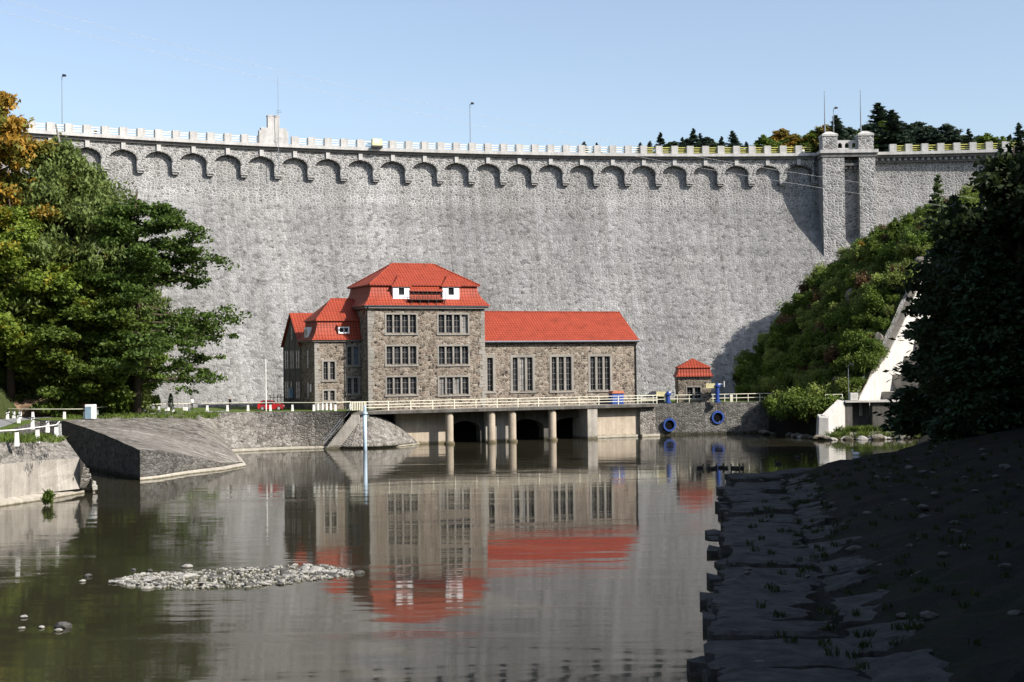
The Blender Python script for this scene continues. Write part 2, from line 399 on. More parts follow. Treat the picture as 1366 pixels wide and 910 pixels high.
def arch_panel(mb, x0, x1, z0, z1, hw, spring, crown, y0, y1, cx=0, base=None, n=14, close=True):
    """panel between x0..x1, z0..z1 with an arched opening (half width hw) reaching down to z0; from y0 (front) to y1"""
    base = z0 if base is None else base
    arc = [(cx - hw, base), (cx - hw, spring)]
    rise = crown - spring
    for i in range(1, n):
        t = math.pi - math.pi * i / n
        arc.append((cx + hw * math.cos(t), spring + rise * math.sin(t)))
    arc += [(cx + hw, spring), (cx + hw, base)]
    for y, flip in ((y0, False), (y1, True)):
        def q(*p): mb.face(*([(a, y, b) for a, b in (p if not flip else p[::-1])]))
        q((x0, base), (cx - hw, base), (cx - hw, spring), (x0, spring)); q((cx + hw, base), (x1, base), (x1, spring), (cx + hw, spring))
        q((x0, spring), (cx - hw, spring), (cx - hw, z1), (x0, z1)); q((cx + hw, spring), (x1, spring), (x1, z1), (cx + hw, z1))
        up = arc[1:-1]
        for a, b in zip(up, up[1:]): q(a, b, (b[0], z1), (a[0], z1))
    for a, b in zip(arc, arc[1:]): mb.face((a[0], y0, a[1]), (a[0], y1, a[1]), (b[0], y1, b[1]), (b[0], y0, b[1]))
    if close:
        for xa in (x0, x1): mb.face((xa, y0, base), (xa, y1, base), (xa, y1, z1), (xa, y0, z1))
        mb.face((x0, y0, base), (cx - hw, y0, base), (cx - hw, y1, base), (x0, y1, base)); mb.face((cx + hw, y0, base), (x1, y0, base), (x1, y1, base), (cx + hw, y1, base))
    return mb

# ------------------------------------------------------------------ terrain, water
ZG = 4.9
o = struct(MB().face((-3000, -3000, -2.6), (3000, -3000, -2.6), (3000, 3000, -2.6), (-3000, 3000, -2.6)).build('ground', 'bed'))
o = struct(MB().face((-90, -300, 0), (110, -300, 0), (110, 229, 0), (-90, 229, 0)).build('river_water', 'water'))

def vnoise(x, y, s=1.0, seed=0):
    return (math.sin(x * .9 * s + 1.3 * seed) * math.cos(y * 1.1 * s + .7 * seed) + .5 * math.sin(x * 2.3 * s + y * 1.7 * s + seed) + .25 * math.sin(x * 5.1 * s - y * 4.3 * s + 2 * seed)) / 1.75
def interp(x, xs, ys): return float(np.interp(x, xs, ys))

# --- the dam axis: a circle of 250 m radius
DCX, DCY, DR, DZ = 54.0, -5.0, 250.0, 46.5
def dam_pt(a, off, z):
    t = a / DR; r = DR + off
    return Vector((DCX + r * math.sin(t), DCY + r * math.cos(t), z))
PROF_Z = [-2.5, 5, 15, 25, 30, 34, 38, 41, 46.0]
PROF_O = [-17.4, -13.6, -8.6, -3.9, -1.8, -.1, 1.0, 1.4, 1.4]
def dam_off(z): return interp(z, PROF_Z, PROF_O)

# left bank: flat ground whose edge follows the walls
NW = [Vector((-43.5, 40, ZG)), Vector((-41.2, 100, ZG)), atz(0, 591, ZG), atz(45, 587, ZG), atz(84, 581, ZG)]           # near wall top
INL = [Vector((-47.5, 128.5, ZG)), Vector((-54.5, 164, ZG))]                                                                  # back of the inlet
REVT = [atz(84, 561, ZG), atz(120, 558, ZG), atz(165, 556.5, ZG), atz(215, 554, ZG), atz(262, 552, ZG), atz(285, 551, ZG)]     # revetment top
LW = [atz(285, 551, ZG), atz(340, 549.5, ZG), atz(400, 549, ZG), atz(462, 548.5, ZG)]                                       # long wall top
edge = NW + INL + REVT + LW[1:]
poly = [(p.x, p.y) for p in edge] + [(-12, 200), (-8, 225), (-60, 225), (-140, 200), (-140, 40)]
g = MB(); g.add([(x, y, ZG) for x, y in poly], [tuple(range(len(poly)))])
struct(g.build('bank_ground', 'grass'))
# the asphalt path over the stream culvert
pth = [(-41.8, 60), (-44.2, 60), (-43.6, 122), (-44.5, 130), (-58, 168), (-60, 176), (-56, 181), (-40, 189), (-25, 194), (-25, 197), (-42, 193), (-62, 185), (-66, 176), (-62, 166), (-50.5, 128), (-50, 60)]
g = MB(); g.add([(x, y, ZG + .02) for x, y in [(-43.8, 60), (-43.6, 121), (-48.8, 131), (-56.5, 163), (-57, 172), (-50, 180), (-38, 187), (-38, 192), (-55, 186), (-64, 174), (-62, 163), (-53.5, 130), (-49.5, 120), (-50, 60)]], [tuple(range(14))])
struct(g.build('path', 'asphalt'))

def hgrid(name, x0, x1, y0, y1, nx, ny, fn, mat):
    g = MB(); rows = []
    for j in range(ny + 1):
        y = y0 + (y1 - y0) * j / ny
        rows.append([(x0 + (x1 - x0) * i / nx, y, fn(x0 + (x1 - x0) * i / nx, y)) for i in range(nx + 1)])
    g.grid(rows); o = g.build(name, mat, smooth=True); return struct(o)
def hill_left(x, y):
    t = -x - 60 - max(0, (150 - y)) * .06 - 5 * max(0, min(1, (y - 178) / 10))
    z = ZG - 1.2 + 1.5 * t if t < 3 else ZG + 3.3 + (t - 3) * .85
    z = max(z, ZG - 1.0) + .5 * vnoise(x, y, .5, 1)
    return min(z, 62 + 3 * vnoise(x, y, .05, 2))
hgrid('hill', -190, -57, 30, 228, 70, 80, hill_left, 'hill_ground')
def hill_back(x, y):
    t = (y - 262 - .12 * abs(x - 60)) / 40
    return -2 + 52 * max(0, min(1, t + .6)) + max(0, t - .4) * 6 + 1.5 * vnoise(x, y, .06, 3) if x > -20 else 30 + 16 * max(0, min(1, (x + 120) / 100)) * max(0, min(1, t + .6))
hgrid('hill', -20, 330, 248, 480, 60, 40, hill_back, 'hill_ground')

# right slope between dam and spillway
def slope_right(x, y):
    t = x - (37.6 + (222 - y) * .39)
    z = interp(t, [-6, -.5, 0, 2.5, 7, 12, 18.5, 28, 37, 60], [4.5, 4.7, 5.2, 8.5, 14, 20, 26, 31.5, 35, 40])
    return z + (.55 * vnoise(x, y, .7, 4) if t > 0 else 0)
g = MB(); rows = []
for j in range(41):
    y = 196.5 + 34.5 * j / 40
    xr = min(47.7 + (y - 196) + .2, 90) if y < 222 else 73.9 + (y - 222) * 2
    xl = 36 + max(0, 214 - y) * .45
    rows.append([(xl + (xr - xl) * i / 40, y, slope_right(xl + (xr - xl) * i / 40, y)) for i in range(41)])
struct(g.grid(rows).build('hillside', 'hill_ground', smooth=True))

# right bank: quay level then a slope rising under the trees
SH = [(-4, -40), (2, 10), (7.4, 51.5), (17.4, 115), (20.4, 127), (32.7, 139), (46.5, 166), (53, 186), (57, 197), (64, 204)]
def bank_right(d, y):
    q = 5.2 if y < 120 else max(.8, 5.2 - (y - 120) * .15)
    k = max(0, min(1, (124 - y) / 6))
    return interp(d, [-.6, 0, .5, q * .55, q, q + 3, q + 22, q + 40, 120], [-1.5, .3 - .8 * k, .5 - .9 * k, .55 - .55 * k, .62, 1.5, 5.2, 11, 48])
g = MB(); rows = []
prev = None
tot = [0]
for a, b in zip(SH, SH[1:]): tot.append(tot[-1] + math.dist(a, b))
for j in range(181):
    s = tot[-1] * j / 180
    x = float(np.interp(s, tot, [p[0] for p in SH])); y = float(np.interp(s, tot, [p[1] for p in SH]))
    row = []
    for i in range(60):
        d = -.6 + 125 * (i / 59) ** 2.1
        X, Y = x + d * .985, y - d * .17
        z = bank_right(d, y)
        if d > .3: z += (.3 * vnoise(X, Y, .8, 5) + .14 * vnoise(X, Y, 2.6, 6)) * min(1, (d - .3) / 3)
        row.append((X, Y, z))
    rows.append(row)
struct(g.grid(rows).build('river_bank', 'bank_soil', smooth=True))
def bank_z(X, Y):
    best = None
    for j in range(0, 181, 2):
        r0 = exec_rows[j]
        for p in r0[::2]:
            q = (p[0] - X) ** 2 + (p[1] - Y) ** 2
            if best is None or q < best[0]: best = (q, p[2])
    return best[1]
exec_rows = rows

# ------------------------------------------------------------------ the dam
dam = thing('dam', 'tall curved grey stone dam with arched crest behind the power station', 'dam', dam_pt(-55, -17.5, 0))
DL = dam.location.copy()
def dpart(mb, name, mat, **k):
    mb.v = [(x - DL.x, y - DL.y, z - DL.z) for x, y, z in mb.v]
    return mb.build(name, mat, dam, **k)
# face, with arc-length UVs
na = 190; A0, A1 = -170.0, 75.0
zs = [PROF_Z[0], 5, 10, 15, 20, 25, 27.5, 30, 32, 34, 36, 38, 39.5, 41, 46.0]
V, UVs, Fc = [], [], []
sl_ = [0]
for z0, z1 in zip(zs, zs[1:]): sl_.append(sl_[-1] + math.hypot(z1 - z0, dam_off(z1) - dam_off(z0)))
for i in range(na + 1):
    a = A0 + (A1 - A0) * i / na
    for z in zs: V.append(dam_pt(a, dam_off(z), z) - DL)
nz = len(zs)
for i in range(na):
    for j in range(nz - 1):
        Fc.append((i * nz + j, (i + 1) * nz + j, (i + 1) * nz + j + 1, i * nz + j + 1))
        a, b = A0 + (A1 - A0) * i / na, A0 + (A1 - A0) * (i + 1) / na
        UVs += [(a, sl_[j]), (b, sl_[j]), (b, sl_[j + 1]), (a, sl_[j + 1])]
me = np_mesh('wall_face', np.array(V), np.array(Fc), np.array(UVs), smooth=True); me.materials.append(M['dam_stone'])
link('wall_face', me, dam)
# crest body, upstream side
g = MB(); rows = []
for i in range(na + 1):
    a = A0 + (A1 - A0) * i / na
    rows.append([dam_pt(a, 1.41, 46.0), dam_pt(a, 6.5, 46.0), dam_pt(a, 6.5, 20)])
dpart(g.grid(rows), 'roadway', 'concrete')

def dput(name, me, a, off=0, z=0):
    p = dam_pt(a, off, z) - DL
    return link(name, me, dam, p, -a / DR)
BAY, BA0 = 5.404, -122.92
# module meshes: x along the crest, y outwards from the river (+ = upstream), z up
arch_m = arch_panel(MB(), -BAY / 2, BAY / 2, 41.7, 45.55, 2.08, 43.1, 44.45, .6, 1.38).mesh('arch', 'pier_stone')
ring = MB(); nn = 11
for i in range(nn):
    t0, t1 = math.pi - math.pi * (i + .04) / nn, math.pi - math.pi * (i + .96) / nn
    q = [(2.08 * math.cos(t) if k == 0 else 2.5 * math.cos(t), 43.1 + (1.35 if k == 0 else 1.72) * math.sin(t)) for k, t in ((0, t0), (0, t1), (1, t1), (1, t0))]
    ring.xprism(q, .5 + .03 * (i % 2), .62)
ring_m = ring.mesh('voussoir_ring', 'pier_stone')
key_m = MB().box(-.32, .32, .3, .62, 44.5, 45.5).mesh('keystone', 'granite_light')
corb = MB(); corb.box(-.62, .62, .65, 1.5, 41.35, 41.68); corb.box(-.5, .5, .8, 1.6, 41.05, 41.33); corb_m = corb.mesh('corbel', 'pier_stone')
corn = MB(); corn.box(-1.35, 1.35, .22, 1.45, 45.56, 45.98); corn_m = corn.mesh('cornice_stone', 'cornice_shadow')
cop = MB(); cop.xprism([(-1.345, 46.0), (1.345, 46.0), (1.345, 46.5), (-1.345, 46.5)], -.22, 1.5); cop_m = cop.mesh('coping_stone', 'granite_light')
pil = MB(); pil.box(-.58, .58, .1, .95, 46.5, 47.85); pil_m = pil.mesh('parapet_pillar', 'granite_light')
rails = [MB() for _ in range(2)]
for r, mname in zip(rails, ('cream_rail', 'yellow_rail')):
    for zz in (46.82, 47.2, 47.58): r.box(-.8, .8, .45, .55, zz - .065, zz + .065)
rail_m = [rails[0].mesh('parapet_rail', 'cream_rail'), rails[1].mesh('parapet_rail', 'yellow_rail')]
for k in range(-6, 23):
    a = BA0 + BAY * k
    if a > -3: continue
    dput('arch', arch_m, a); dput('voussoir_ring', ring_m, a); dput('keystone', key_m, a)
    dput('corbel', corb_m, a + BAY / 2)
dput('arch', arch_m, BA0 + BAY * 22); dput('voussoir_ring', ring_m, BA0 + BAY * 22); dput('keystone', key_m, BA0 + BAY * 22)
MON = -94.0                                       # stepped monument on the parapet
for k in range(-13, 74):
    a = BA0 + BAY / 2 * k + BAY / 4
    mid = a + BAY / 4
    if -1.6 < a < 9.2:
        continue
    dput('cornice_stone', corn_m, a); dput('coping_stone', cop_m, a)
    if not (-2.4 < mid < 9.6) and abs(mid - MON) > 1.9:
        dput('parapet_pillar', pil_m, mid)
    am = mid + BAY / 4
    if not (-2.4 < am < 9.8) and abs(am - MON) > 2.2: dput('parapet_rail', rail_m[1 if am > -30 else 0], am)
dent = MB().box(-.2, .2, .42, 1.42, 45.05, 45.5).mesh('dentil', 'pier_stone')
band = MB().box(-1.34, 1.34, .8, 1.42, 44.75, 45.54).mesh('cornice_stone', 'cornice_shadow')
for k in range(34): dput('dentil', dent, 9.4 + k * .98)
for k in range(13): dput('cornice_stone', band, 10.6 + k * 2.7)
# pier with two turrets
def pier_box(mb, a0, a1, off0, off1, z0, z1):
    n = 4; P = lambda a, o, z: dam_pt(a, o, z)
    for i in range(n):
        a, b = a0 + (a1 - a0) * i / n, a0 + (a1 - a0) * (i + 1) / n
        mb.face(P(a, off0, z0), P(b, off0, z0), P(b, off0, z1), P(a, off0, z1)); mb.face(P(a, off0, z1), P(b, off0, z1), P(b, off1, z1), P(a, off1, z1))
        mb.face(P(a, off0, z0), P(a, off1, z0), P(b, off1, z0), P(b, off0, z0))
    mb.face(P(a0, off0, z0), P(a0, off0, z1), P(a0, off1, z1), P(a0, off1, z0)); mb.face(P(a1, off0, z0), P(a1, off1, z0), P(a1, off1, z1), P(a1, off0, z1))
PF = -2.5
g = MB(); pier_box(g, -.55, 3.2, PF, 3, 26, 45.4); dpart(g, 'pier', 'pier_stone')
g = MB(); pier_box(g, 5.75, 8.5, PF, 3, 26, 45.4); dpart(g, 'pier', 'pier_stone')
g = MB(); pier_box(g, 3.2, 5.75, PF + 1.9, 3, 26, 45.4); dpart(g, 'pier_recess', 'pier_stone')
g = MB(); pier_box(g, 3.22, 5.73, PF + .5, PF + 1.9, 44.0, 44.35); dpart(g, 'pier_lintel', 'cornice_shadow')
for aa in (3.7, 4.5, 5.3):
    g = MB(); pier_box(g, aa - .2, aa + .2, PF + 1.0, PF + 1.9, 43.5, 43.98); dpart(g, 'dentil', 'pier_stone')
g = MB(); pier_box(g, -.8, 8.8, PF - .15, 3, 45.42, 46.05); dpart(g, 'pier_cornice', 'cornice_shadow')
g = MB(); pier_box(g, -1.0, 9.0, PF - .4, 3.0, 46.06, 46.62); dpart(g, 'pier_coping', 'granite_light')
for a0, a1 in ((-.5, 2.1), (5.7, 8.3)):
    g = MB(); pier_box(g, a0, a1, PF + .1, PF + 2.7, 46.62, 49.0); dpart(g, 'turret', 'pier_stone')
    g = MB(); c = dam_pt((a0 + a1) / 2, PF + 1.4, 50.0)
    q = [dam_pt(a0 - .08, PF, 49.02), dam_pt(a1 + .08, PF, 49.02), dam_pt(a1 + .08, PF + 2.8, 49.02), dam_pt(a0 - .08, PF + 2.8, 49.02)]
    q2 = [p + Vector((0, 0, .35)) for p in q]
    q3 = [c + (p - c) * .25 for p in q2]
    for i in range(4):
        j = (i + 1) % 4; g.face(q[i], q[j], q2[j], q2[i]); g.face(q2[i], q2[j], Vector((q3[j].x, q3[j].y, 49.95)), Vector((q3[i].x, q3[i].y, 49.95)))
    g.face(*[(p.x, p.y, 49.95) for p in q3]); g.face(*q[::-1])
    dpart(g, 'turret_cap', 'granite_light')
# pierced balustrade between the turrets: three arched holes
bal = MB()
for k in range(3): arch_panel(bal, -.62 + k * 1.2 - 1.2 + .02, .58 + k * 1.2 - 1.2 + .02, 47.05, 48.4, .36, 47.55, 47.95, 0, .45, cx=(k - 1) * 1.2)
bal.box(-1.8, 1.8, .002, .448, 46.62, 47.05)
dput('balustrade', bal.mesh('balustrade', 'granite_light'), 3.9, PF + .9)
# stepped stone monument
g = MB(); g.box(-2.35, 2.35, -.05, 1.0, 46.5, 48.6); dput('monument', g.mesh('monument', 'granite_light'), MON)
g = MB(); g.box(-2.05, 2.05, -.02, .97, 48.6, 49.05); g.box(-.95, .95, 0, .95, 49.05, 50.9); g.box(-1.0, 1.0, -.03, .98, 50.9, 51.1); dput('monument_top', g.mesh('monument_top', 'granite_light'), MON)

def pole(name, label, cat, base, h, r0, r1, mat, head=None, group=None):
    t = thing(name, label, cat, base, 0, group)
    MB().tube([(0, 0, 0), (0, 0, h)], [r0, r1], 6).build('shaft', mat, t)
    if head == 'lamp':
        MB().tube([(0, 0, h - .05), (.12, -.05, h + .12), (.35, -.1, h + .18)], [.05, .045, .04], 6).build('arm', mat, t)
        g = MB(); g.xprism([(.15, h + .02), (.7, h + .06), (.66, h + .3), (.2, h + .36)], -.42, .02); g.build('lamp_head', 'black_metal', t)
    if head == 'tip': MB().lathe([(.02, h), (.07, h + .06), (.07, h + .14), (.01, h + .22)], 6).build('finial', mat, t)
    if head == 'aerial':
        for zz in (.35, .62, .64): MB().bar((-.35, 0, h * zz), (.55, 0, h * zz), .05, .05).build('crossarm', mat, t)
    return t
def a_at(px, py=205):
    r = ray(px, py); a = r[0] ** 2 + 1; b = -2 * (r[0] * DCX + DCY); c = DCX ** 2 + DCY ** 2 - DR * DR
    t = (-b + math.sqrt(b * b - 4 * a * c)) / (2 * a)
    return math.atan2(r[0] * t - DCX, t - DCY) * DR
GL = 'lamp posts on the dam crest'
pole('street_lamp', 'tall thin lamp post on the dam crest above the left trees', 'lamp post', dam_pt(a_at(87), 2.0, 46.0), 9.2, .09, .05, 'grey_metal', 'lamp', GL)
pole('street_lamp', 'tall thin lamp post on the dam crest right of the tower roof', 'lamp post', dam_pt(a_at(631), 2.0, 46.0), 8.6, .09, .05, 'grey_metal', 'lamp', GL)
pole('street_lamp', 'lamp post between the two stone turrets of the dam', 'lamp post', dam_pt(a_at(1116), 2.0, 46.0), 8.4, .09, .05, 'grey_metal', 'lamp', GL)
pole('mast', 'thin mast with small cross arms on the stepped stone monument', 'mast', dam_pt(a_at(370.5), -.6, 42.0), 15.2, .06, .03, 'grey_metal', 'aerial')
for pxm, tx in ((1099, 'left'), (1147, 'right')):
    p = dam_pt(a_at(pxm), PF + 1.4, 49.9)
    pole('flagpole', f'bare flagpole standing on the {tx} stone turret of the dam', 'flagpole', p, 6.9, .13, .04, 'grey_metal', 'tip', 'flagpoles on the dam turrets')
# yellow basket cart hanging on the parapet
t = thing('inspection_cart', 'small cream and yellow inspection cart on the dam parapet', 'cart', dam_pt(a_at(502), -.3, 46.5), -a_at(502) / DR)
MB().box(-.8, .8, -.5, .4, .3, 1.4).build('body', 'yellow_box', t); MB().box(-.35, .35, -.53, -.5, .75, 1.3).build('panel', 'white_paint', t); MB().box(-.9, .9, -.6, .45, -.05, .28).build('chassis', 'black_metal', t)
MB().box(-.7, -.45, -.54, -.5, .85, 1.2).build('panel', 'white_paint', t)

# ------------------------------------------------------------------ power station (local frame: u along facade, w depth, z up)
TH = R_(24)
PO = atz(490, 597, 0); PO = Vector((PO.x, PO.y, 0))
ps = thing('power_station', 'brown rubble stone power station with red tiled roofs at the dam foot', 'building', PO, TH)
U, Wv = Vector((math.cos(TH), math.sin(TH))), Vector((-math.sin(TH), math.cos(TH)))
def uz(px, py, w0):
    r = ray(px, py)
    # PO + u U + w Wv = t (r0,1)
    bx, by = PO.x + w0 * Wv.x, PO.y + w0 * Wv.y
    # u*U.x - t*r0 = -bx ; u*U.y - t = -by
    det = -U.x + r[0] * U.y
    u = (bx - r[0] * by) / det
    t = by + u * U.y
    return u, HC + r[2] * t
def wz(px, py, u0):
    """point on the left-facing plane u = u0"""
    r = ray(px, py)
    bx, by = PO.x + u0 * U.x, PO.y + u0 * U.y
    det = -Wv.x + r[0] * Wv.y
    w0 = (bx - r[0] * by) / det
    return w0, HC + r[2] * (by + w0 * Wv.y)
WT, WR, WL = 3.0, 4.0, 6.0
Z0 = 4.2
def rect(x0, x1, y0, y1, w0):
    a = uz(x0, (y0 + y1) / 2, w0)[0]; b = uz(x1, (y0 + y1) / 2, w0)[0]; m = (x0 + x1) / 2
    return (a, b, uz(m, y1, w0)[1], uz(m, y0, w0)[1])

def window(parent, rc, w0, lights, rows=3, surround=.22, mats=None, place=None, mull=.24, sill=True):
    """stone mullioned window; mats: pane materials. place: function mapping local (u,w,z) when the wall is not facing -w"""
    a, b, c, d = rc; g = MB(); s = surround
    for q in ((a - s, a, c - .1, d + s), (b, b + s, c - .1, d + s), (a, b, d, d + s)):
        g.box(q[0], q[1], w0 - .05, w0 + .1, q[2], q[3])
    if sill: g.box(a - s - .1, b + s + .1, w0 - .16, w0 + .12, c - .3, c - .102)
    lw = (b - a - mull * (lights - 1)) / lights
    for i in range(1, lights): x = a + i * lw + (i - 1) * mull; g.box(x, x + mull, w0 + .04, w0 + .3, c, d)
    wn = g.build('window', 'ashlar', parent)
    bars = MB()
    for i in range(lights):
        x = a + i * (lw + mull)
        m = (mats[i % len(mats)] if mats else 'pane')
        MB().face((x, w0 + .3, c), (x + lw, w0 + .3, c), (x + lw, w0 + .3, d), (x, w0 + .3, d)).build('pane', m, wn)
        for q in ((x, x + .05), (x + lw / 2 - .02, x + lw / 2 + .02), (x + lw - .05, x + lw)): bars.box(q[0], q[1], w0 + .24, w0 + .29, c, d)
        for r in range(rows + 1):
            z = c + (d - c) * r / rows; z = min(max(z, c + .03), d - .03); bars.box(x, x + lw, w0 + .245, w0 + .285, z - .025, z + .025)
    bars.build('glazing_bar', 'frame_wood', wn)
    return wn

# --- tower
u0, _ = uz(491, 480, WT); u1, _ = uz(646.8, 480, WT)
ze = uz(568, 411.5, WT)[1]
TD = 10.6
tw = []
for y0, y1, xs in ((419.7, 444.2, (515.4, 555.1, 584.9, 624.1)), (461.9, 485.9, (515.6, 555.4, 585.3, 624.6)), (503.1, 525.9, (516, 555.6, 586, 625))):
    tw += [rect(xs[0], xs[1], y0, y1, WT), rect(xs[2], xs[3], y0, y1, WT)]
g = MB(); wall_holes(g, u0, u1, Z0, ze, tw, WT)
g.face((u0, WT, Z0), (u0, WT, ze), (u0, WT + TD, ze), (u0, WT + TD, Z0)); g.face((u1, WT, Z0), (u1, WT + TD, Z0), (u1, WT + TD, ze), (u1, WT, ze))
g.face((u0, WT + TD, Z0), (u0, WT + TD, ze), (u1, WT + TD, ze), (u1, WT + TD, Z0)); g.build('tower_wall', 'house_stone', ps)
for k in (0, 1):     # corner quoins
    q = MB(); random.seed(3 + k); z = Z0
    while z < ze - .4:
        h = random.uniform(.38, .6); l = random.uniform(.35, .95)
        x = (u0 - .03, u0 + l) if k == 0 else (u1 - l, u1 + .03)
        q.box(x[0], x[1], WT - .04, WT + .3, z, min(z + h - .03, ze)); z += h
    q.build('quoin', 'ashlar', ps)
for i, rc in enumerate(tw):
    window(ps, rc, WT, 4, 3, mats=['pane', 'pane', 'pane', 'pane_blind'] if i == 1 else (['pane_blind', 'pane'] if i == 5 else None))
# gutter / cornice under the eave
def ring_box(mb, a, b, c, d, out, z0, z1):
    mb.box(a - out, b + out, c - out, c, z0, z1); mb.box(a - out, b + out, d, d + out, z0, z1)
    mb.box(a - out, a, c, d, z0, z1); mb.box(b, b + out, c, d, z0, z1)
g = MB(); ring_box(g, u0, u1, WT, WT + TD, .42, ze - .02, ze + .26); g.build('eave', 'frame_wood', ps)
g = MB(); ring_box(g, u0, u1, WT, WT + TD, .62, ze + .27, ze + .4); g.build('gutter', 'grey_metal', ps)
# mansard: flared lower part
zm = uz(568, 380.5, WT + 1.2)[1]; zr = uz(557, 352.5, WT + TD / 2)[1]
def mansard(u0, u1, w0, w1, zb, zm, out, inn, steps=6):
    g = MB(); prof = []
    for i in range(steps + 1):
        t = i / steps; prof.append((-out + (out + inn) * (1 - (1 - t) ** 2.2), zb + (zm - zb) * t))
    for (o0, a), (o1, b) in zip(prof, prof[1:]):
        r0 = [(u0 + o0, w0 + o0, a), (u1 - o0, w0 + o0, a), (u1 - o0, w1 - o0, a), (u0 + o0, w1 - o0, a)]
        r1 = [(u0 + o1, w0 + o1, b), (u1 - o1, w0 + o1, b), (u1 - o1, w1 - o1, b), (u0 + o1, w1 - o1, b)]
        for i in range(4): j = (i + 1) % 4; g.face(r0[i], r0[j], r1[j], r1[i])
    return g
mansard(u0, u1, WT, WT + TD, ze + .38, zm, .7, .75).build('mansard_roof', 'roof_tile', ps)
def hip(u0, u1, w0, w1, zb, zr, run, under=.14):
    g = MB(); m = (w0 + w1) / 2
    a, b = (u0 + run, m, zr), (u1 - run, m, zr)
    c = [(u0, w0, zb), (u1, w0, zb), (u1, w1, zb), (u0, w1, zb)]
    g.face(c[0], c[1], b, a); g.face(c[1], c[2], b); g.face(c[2], c[3], a, b); g.face(c[3], c[0], a)
    d = [(x, y, z - under) for x, y, z in c]
    for i in range(4): j = (i + 1) % 4; g.face(d[i], d[j], c[j], c[i])
    g.face(*d[::-1]); return g
OV = .42
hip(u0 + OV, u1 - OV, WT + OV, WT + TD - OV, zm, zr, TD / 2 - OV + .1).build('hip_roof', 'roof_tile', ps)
def ridge_caps(segs, name='ridge_cap', r=.13):
    for a, b in segs: MB().tube([a, b], r, 6).build(name, 'roof_tile', ps)
m_ = WT + TD / 2; run = TD / 2 - OV + .1
ridge_caps([((u0 + OV + run, m_, zr), (u1 - OV - run, m_, zr)), ((u0 + OV, WT + OV, zm), (u0 + OV + run, m_, zr)), ((u1 - OV, WT + OV, zm), (u1 - OV - run, m_, zr)), ((u0 + OV, WT + TD - OV, zm), (u0 + OV + run, m_, zr))])
# dormers
def dormer(px0, px1, wx0, wx1, py0, py1, pk):
    wd = WT + .12
    a, b = uz(px0, 390, wd)[0], uz(px1, 390, wd)[0]; zb, zt = uz((px0 + px1) / 2, py1, wd)[1], uz((px0 + px1) / 2, py0, wd)[1]
    zp = uz((px0 + px1) / 2 - 3, pk, wd + 1.6)[1]
    h = rect(wx0, wx1, 384, 393.5, wd)
    g = MB(); wall_holes(g, a, b, zb, zt, [h], wd, .14)
    dd = wd + 3.0
    g.face((a, wd, zb), (a, wd, zt), (a, dd, zt), (a, dd, zb)); g.face((b, wd, zb), (b, dd, zb), (b, dd, zt), (b, wd, zt))
    d = g.build('dormer', 'white_wall', ps)
    MB().face((h[0], wd + .14, h[2]), (h[1], wd + .14, h[2]), (h[1], wd + .14, h[3]), (h[0], wd + .14, h[3])).build('pane', 'pane', d)
    f = MB(); s = .1
    for q in ((h[0] - s, h[0], h[2], h[3]), (h[1], h[1] + s, h[2], h[3]), (h[0] - s, h[1] + s, h[3], h[3] + s), (h[0] - s - .1, h[1] + s + .1, h[2] - .14, h[2])): f.box(q[0], q[1], wd - .05, wd + .05, q[2], q[3])
    f.build('window_frame', 'white_paint', d)
    o_ = .22; m = (a + b) / 2; r = MB()
    A, B = (a - o_, wd - o_, zt), (b + o_, wd - o_, zt); P, Q = (m, wd + 1.3, zp), (m, wd + 4.4, zp)
    C, D = (a - o_, wd + 4.4, zt), (b + o_, wd + 4.4, zt)
    r.face(A, B, P); r.face(B, D, Q, P); r.face(C, A, P, Q)
    dn = lambda p: (p[0], p[1], p[2] - .1)
    r.face(dn(A), dn(B), B, A); r.face(dn(B), dn(D), D, B); r.face(dn(C), dn(A), A, C); r.face(dn(C), dn(D), dn(B), dn(A))
    r.build('dormer_roof', 'roof_tile', d)
    return a, b, zb, zt
d1 = dormer(524.3, 546.5, 531.8, 539.2, 381.8, 400, 368.4); d2 = dormer(590.5, 612.7, 598, 605.5, 381.8, 400, 368.6)
# shed roof and balcony between the dormers
zs0 = uz(568, 387.6, WT + .1)[1]
g = MB(); g.face((d1[1], WT - .05, zs0), (d2[0], WT - .05, zs0), (d2[0], WT + 1.6, zm + .62), (d1[1], WT + 1.6, zm + .62))
g.face((d1[1], WT - .05, zs0 - .12), (d2[0], WT - .05, zs0 - .12), (d2[0], WT - .05, zs0), (d1[1], WT - .05, zs0)); g.face((d2[0], WT - .05, zs0 - .12), (d1[1], WT - .05, zs0 - .12), (d1[1], WT + 1.6, zm + .5), (d2[0], WT + 1.6, zm + .5))
g.build('shed_roof', 'roof_tile', ps)
zb_ = uz(568, 399.5, WT)[1]
MB().box(d1[1], d2[0], WT + .75, WT + .9, zb_ - .3, zs0 + .35).build('recess_wall', 'white_wall', ps)
bl = MB().box(d1[1] - .4, d2[0] + .1, WT - .75, WT + .6, zb_ - .12, zb_ - .02).build('balcony', 'black_metal', ps)
def bal_part(fn): g = MB(); fn(g); g.build('balcony_rail', 'black_metal', bl)
for zz in (.35, .7, 1.05): bal_part(lambda g: g.box(d1[1] - .4, d2[0] + .1, WT - .75, WT - .7, zb_ + zz - .025, zb_ + zz + .025))
nps = 9
for i in range(nps):
    x = d1[1] - .38 + (d2[0] - d1[1] + .42) * i / (nps - 1)
    bal_part(lambda g: g.box(x, x + .05, WT - .755, WT - .695, zb_ - .02, zb_ + 1.08))
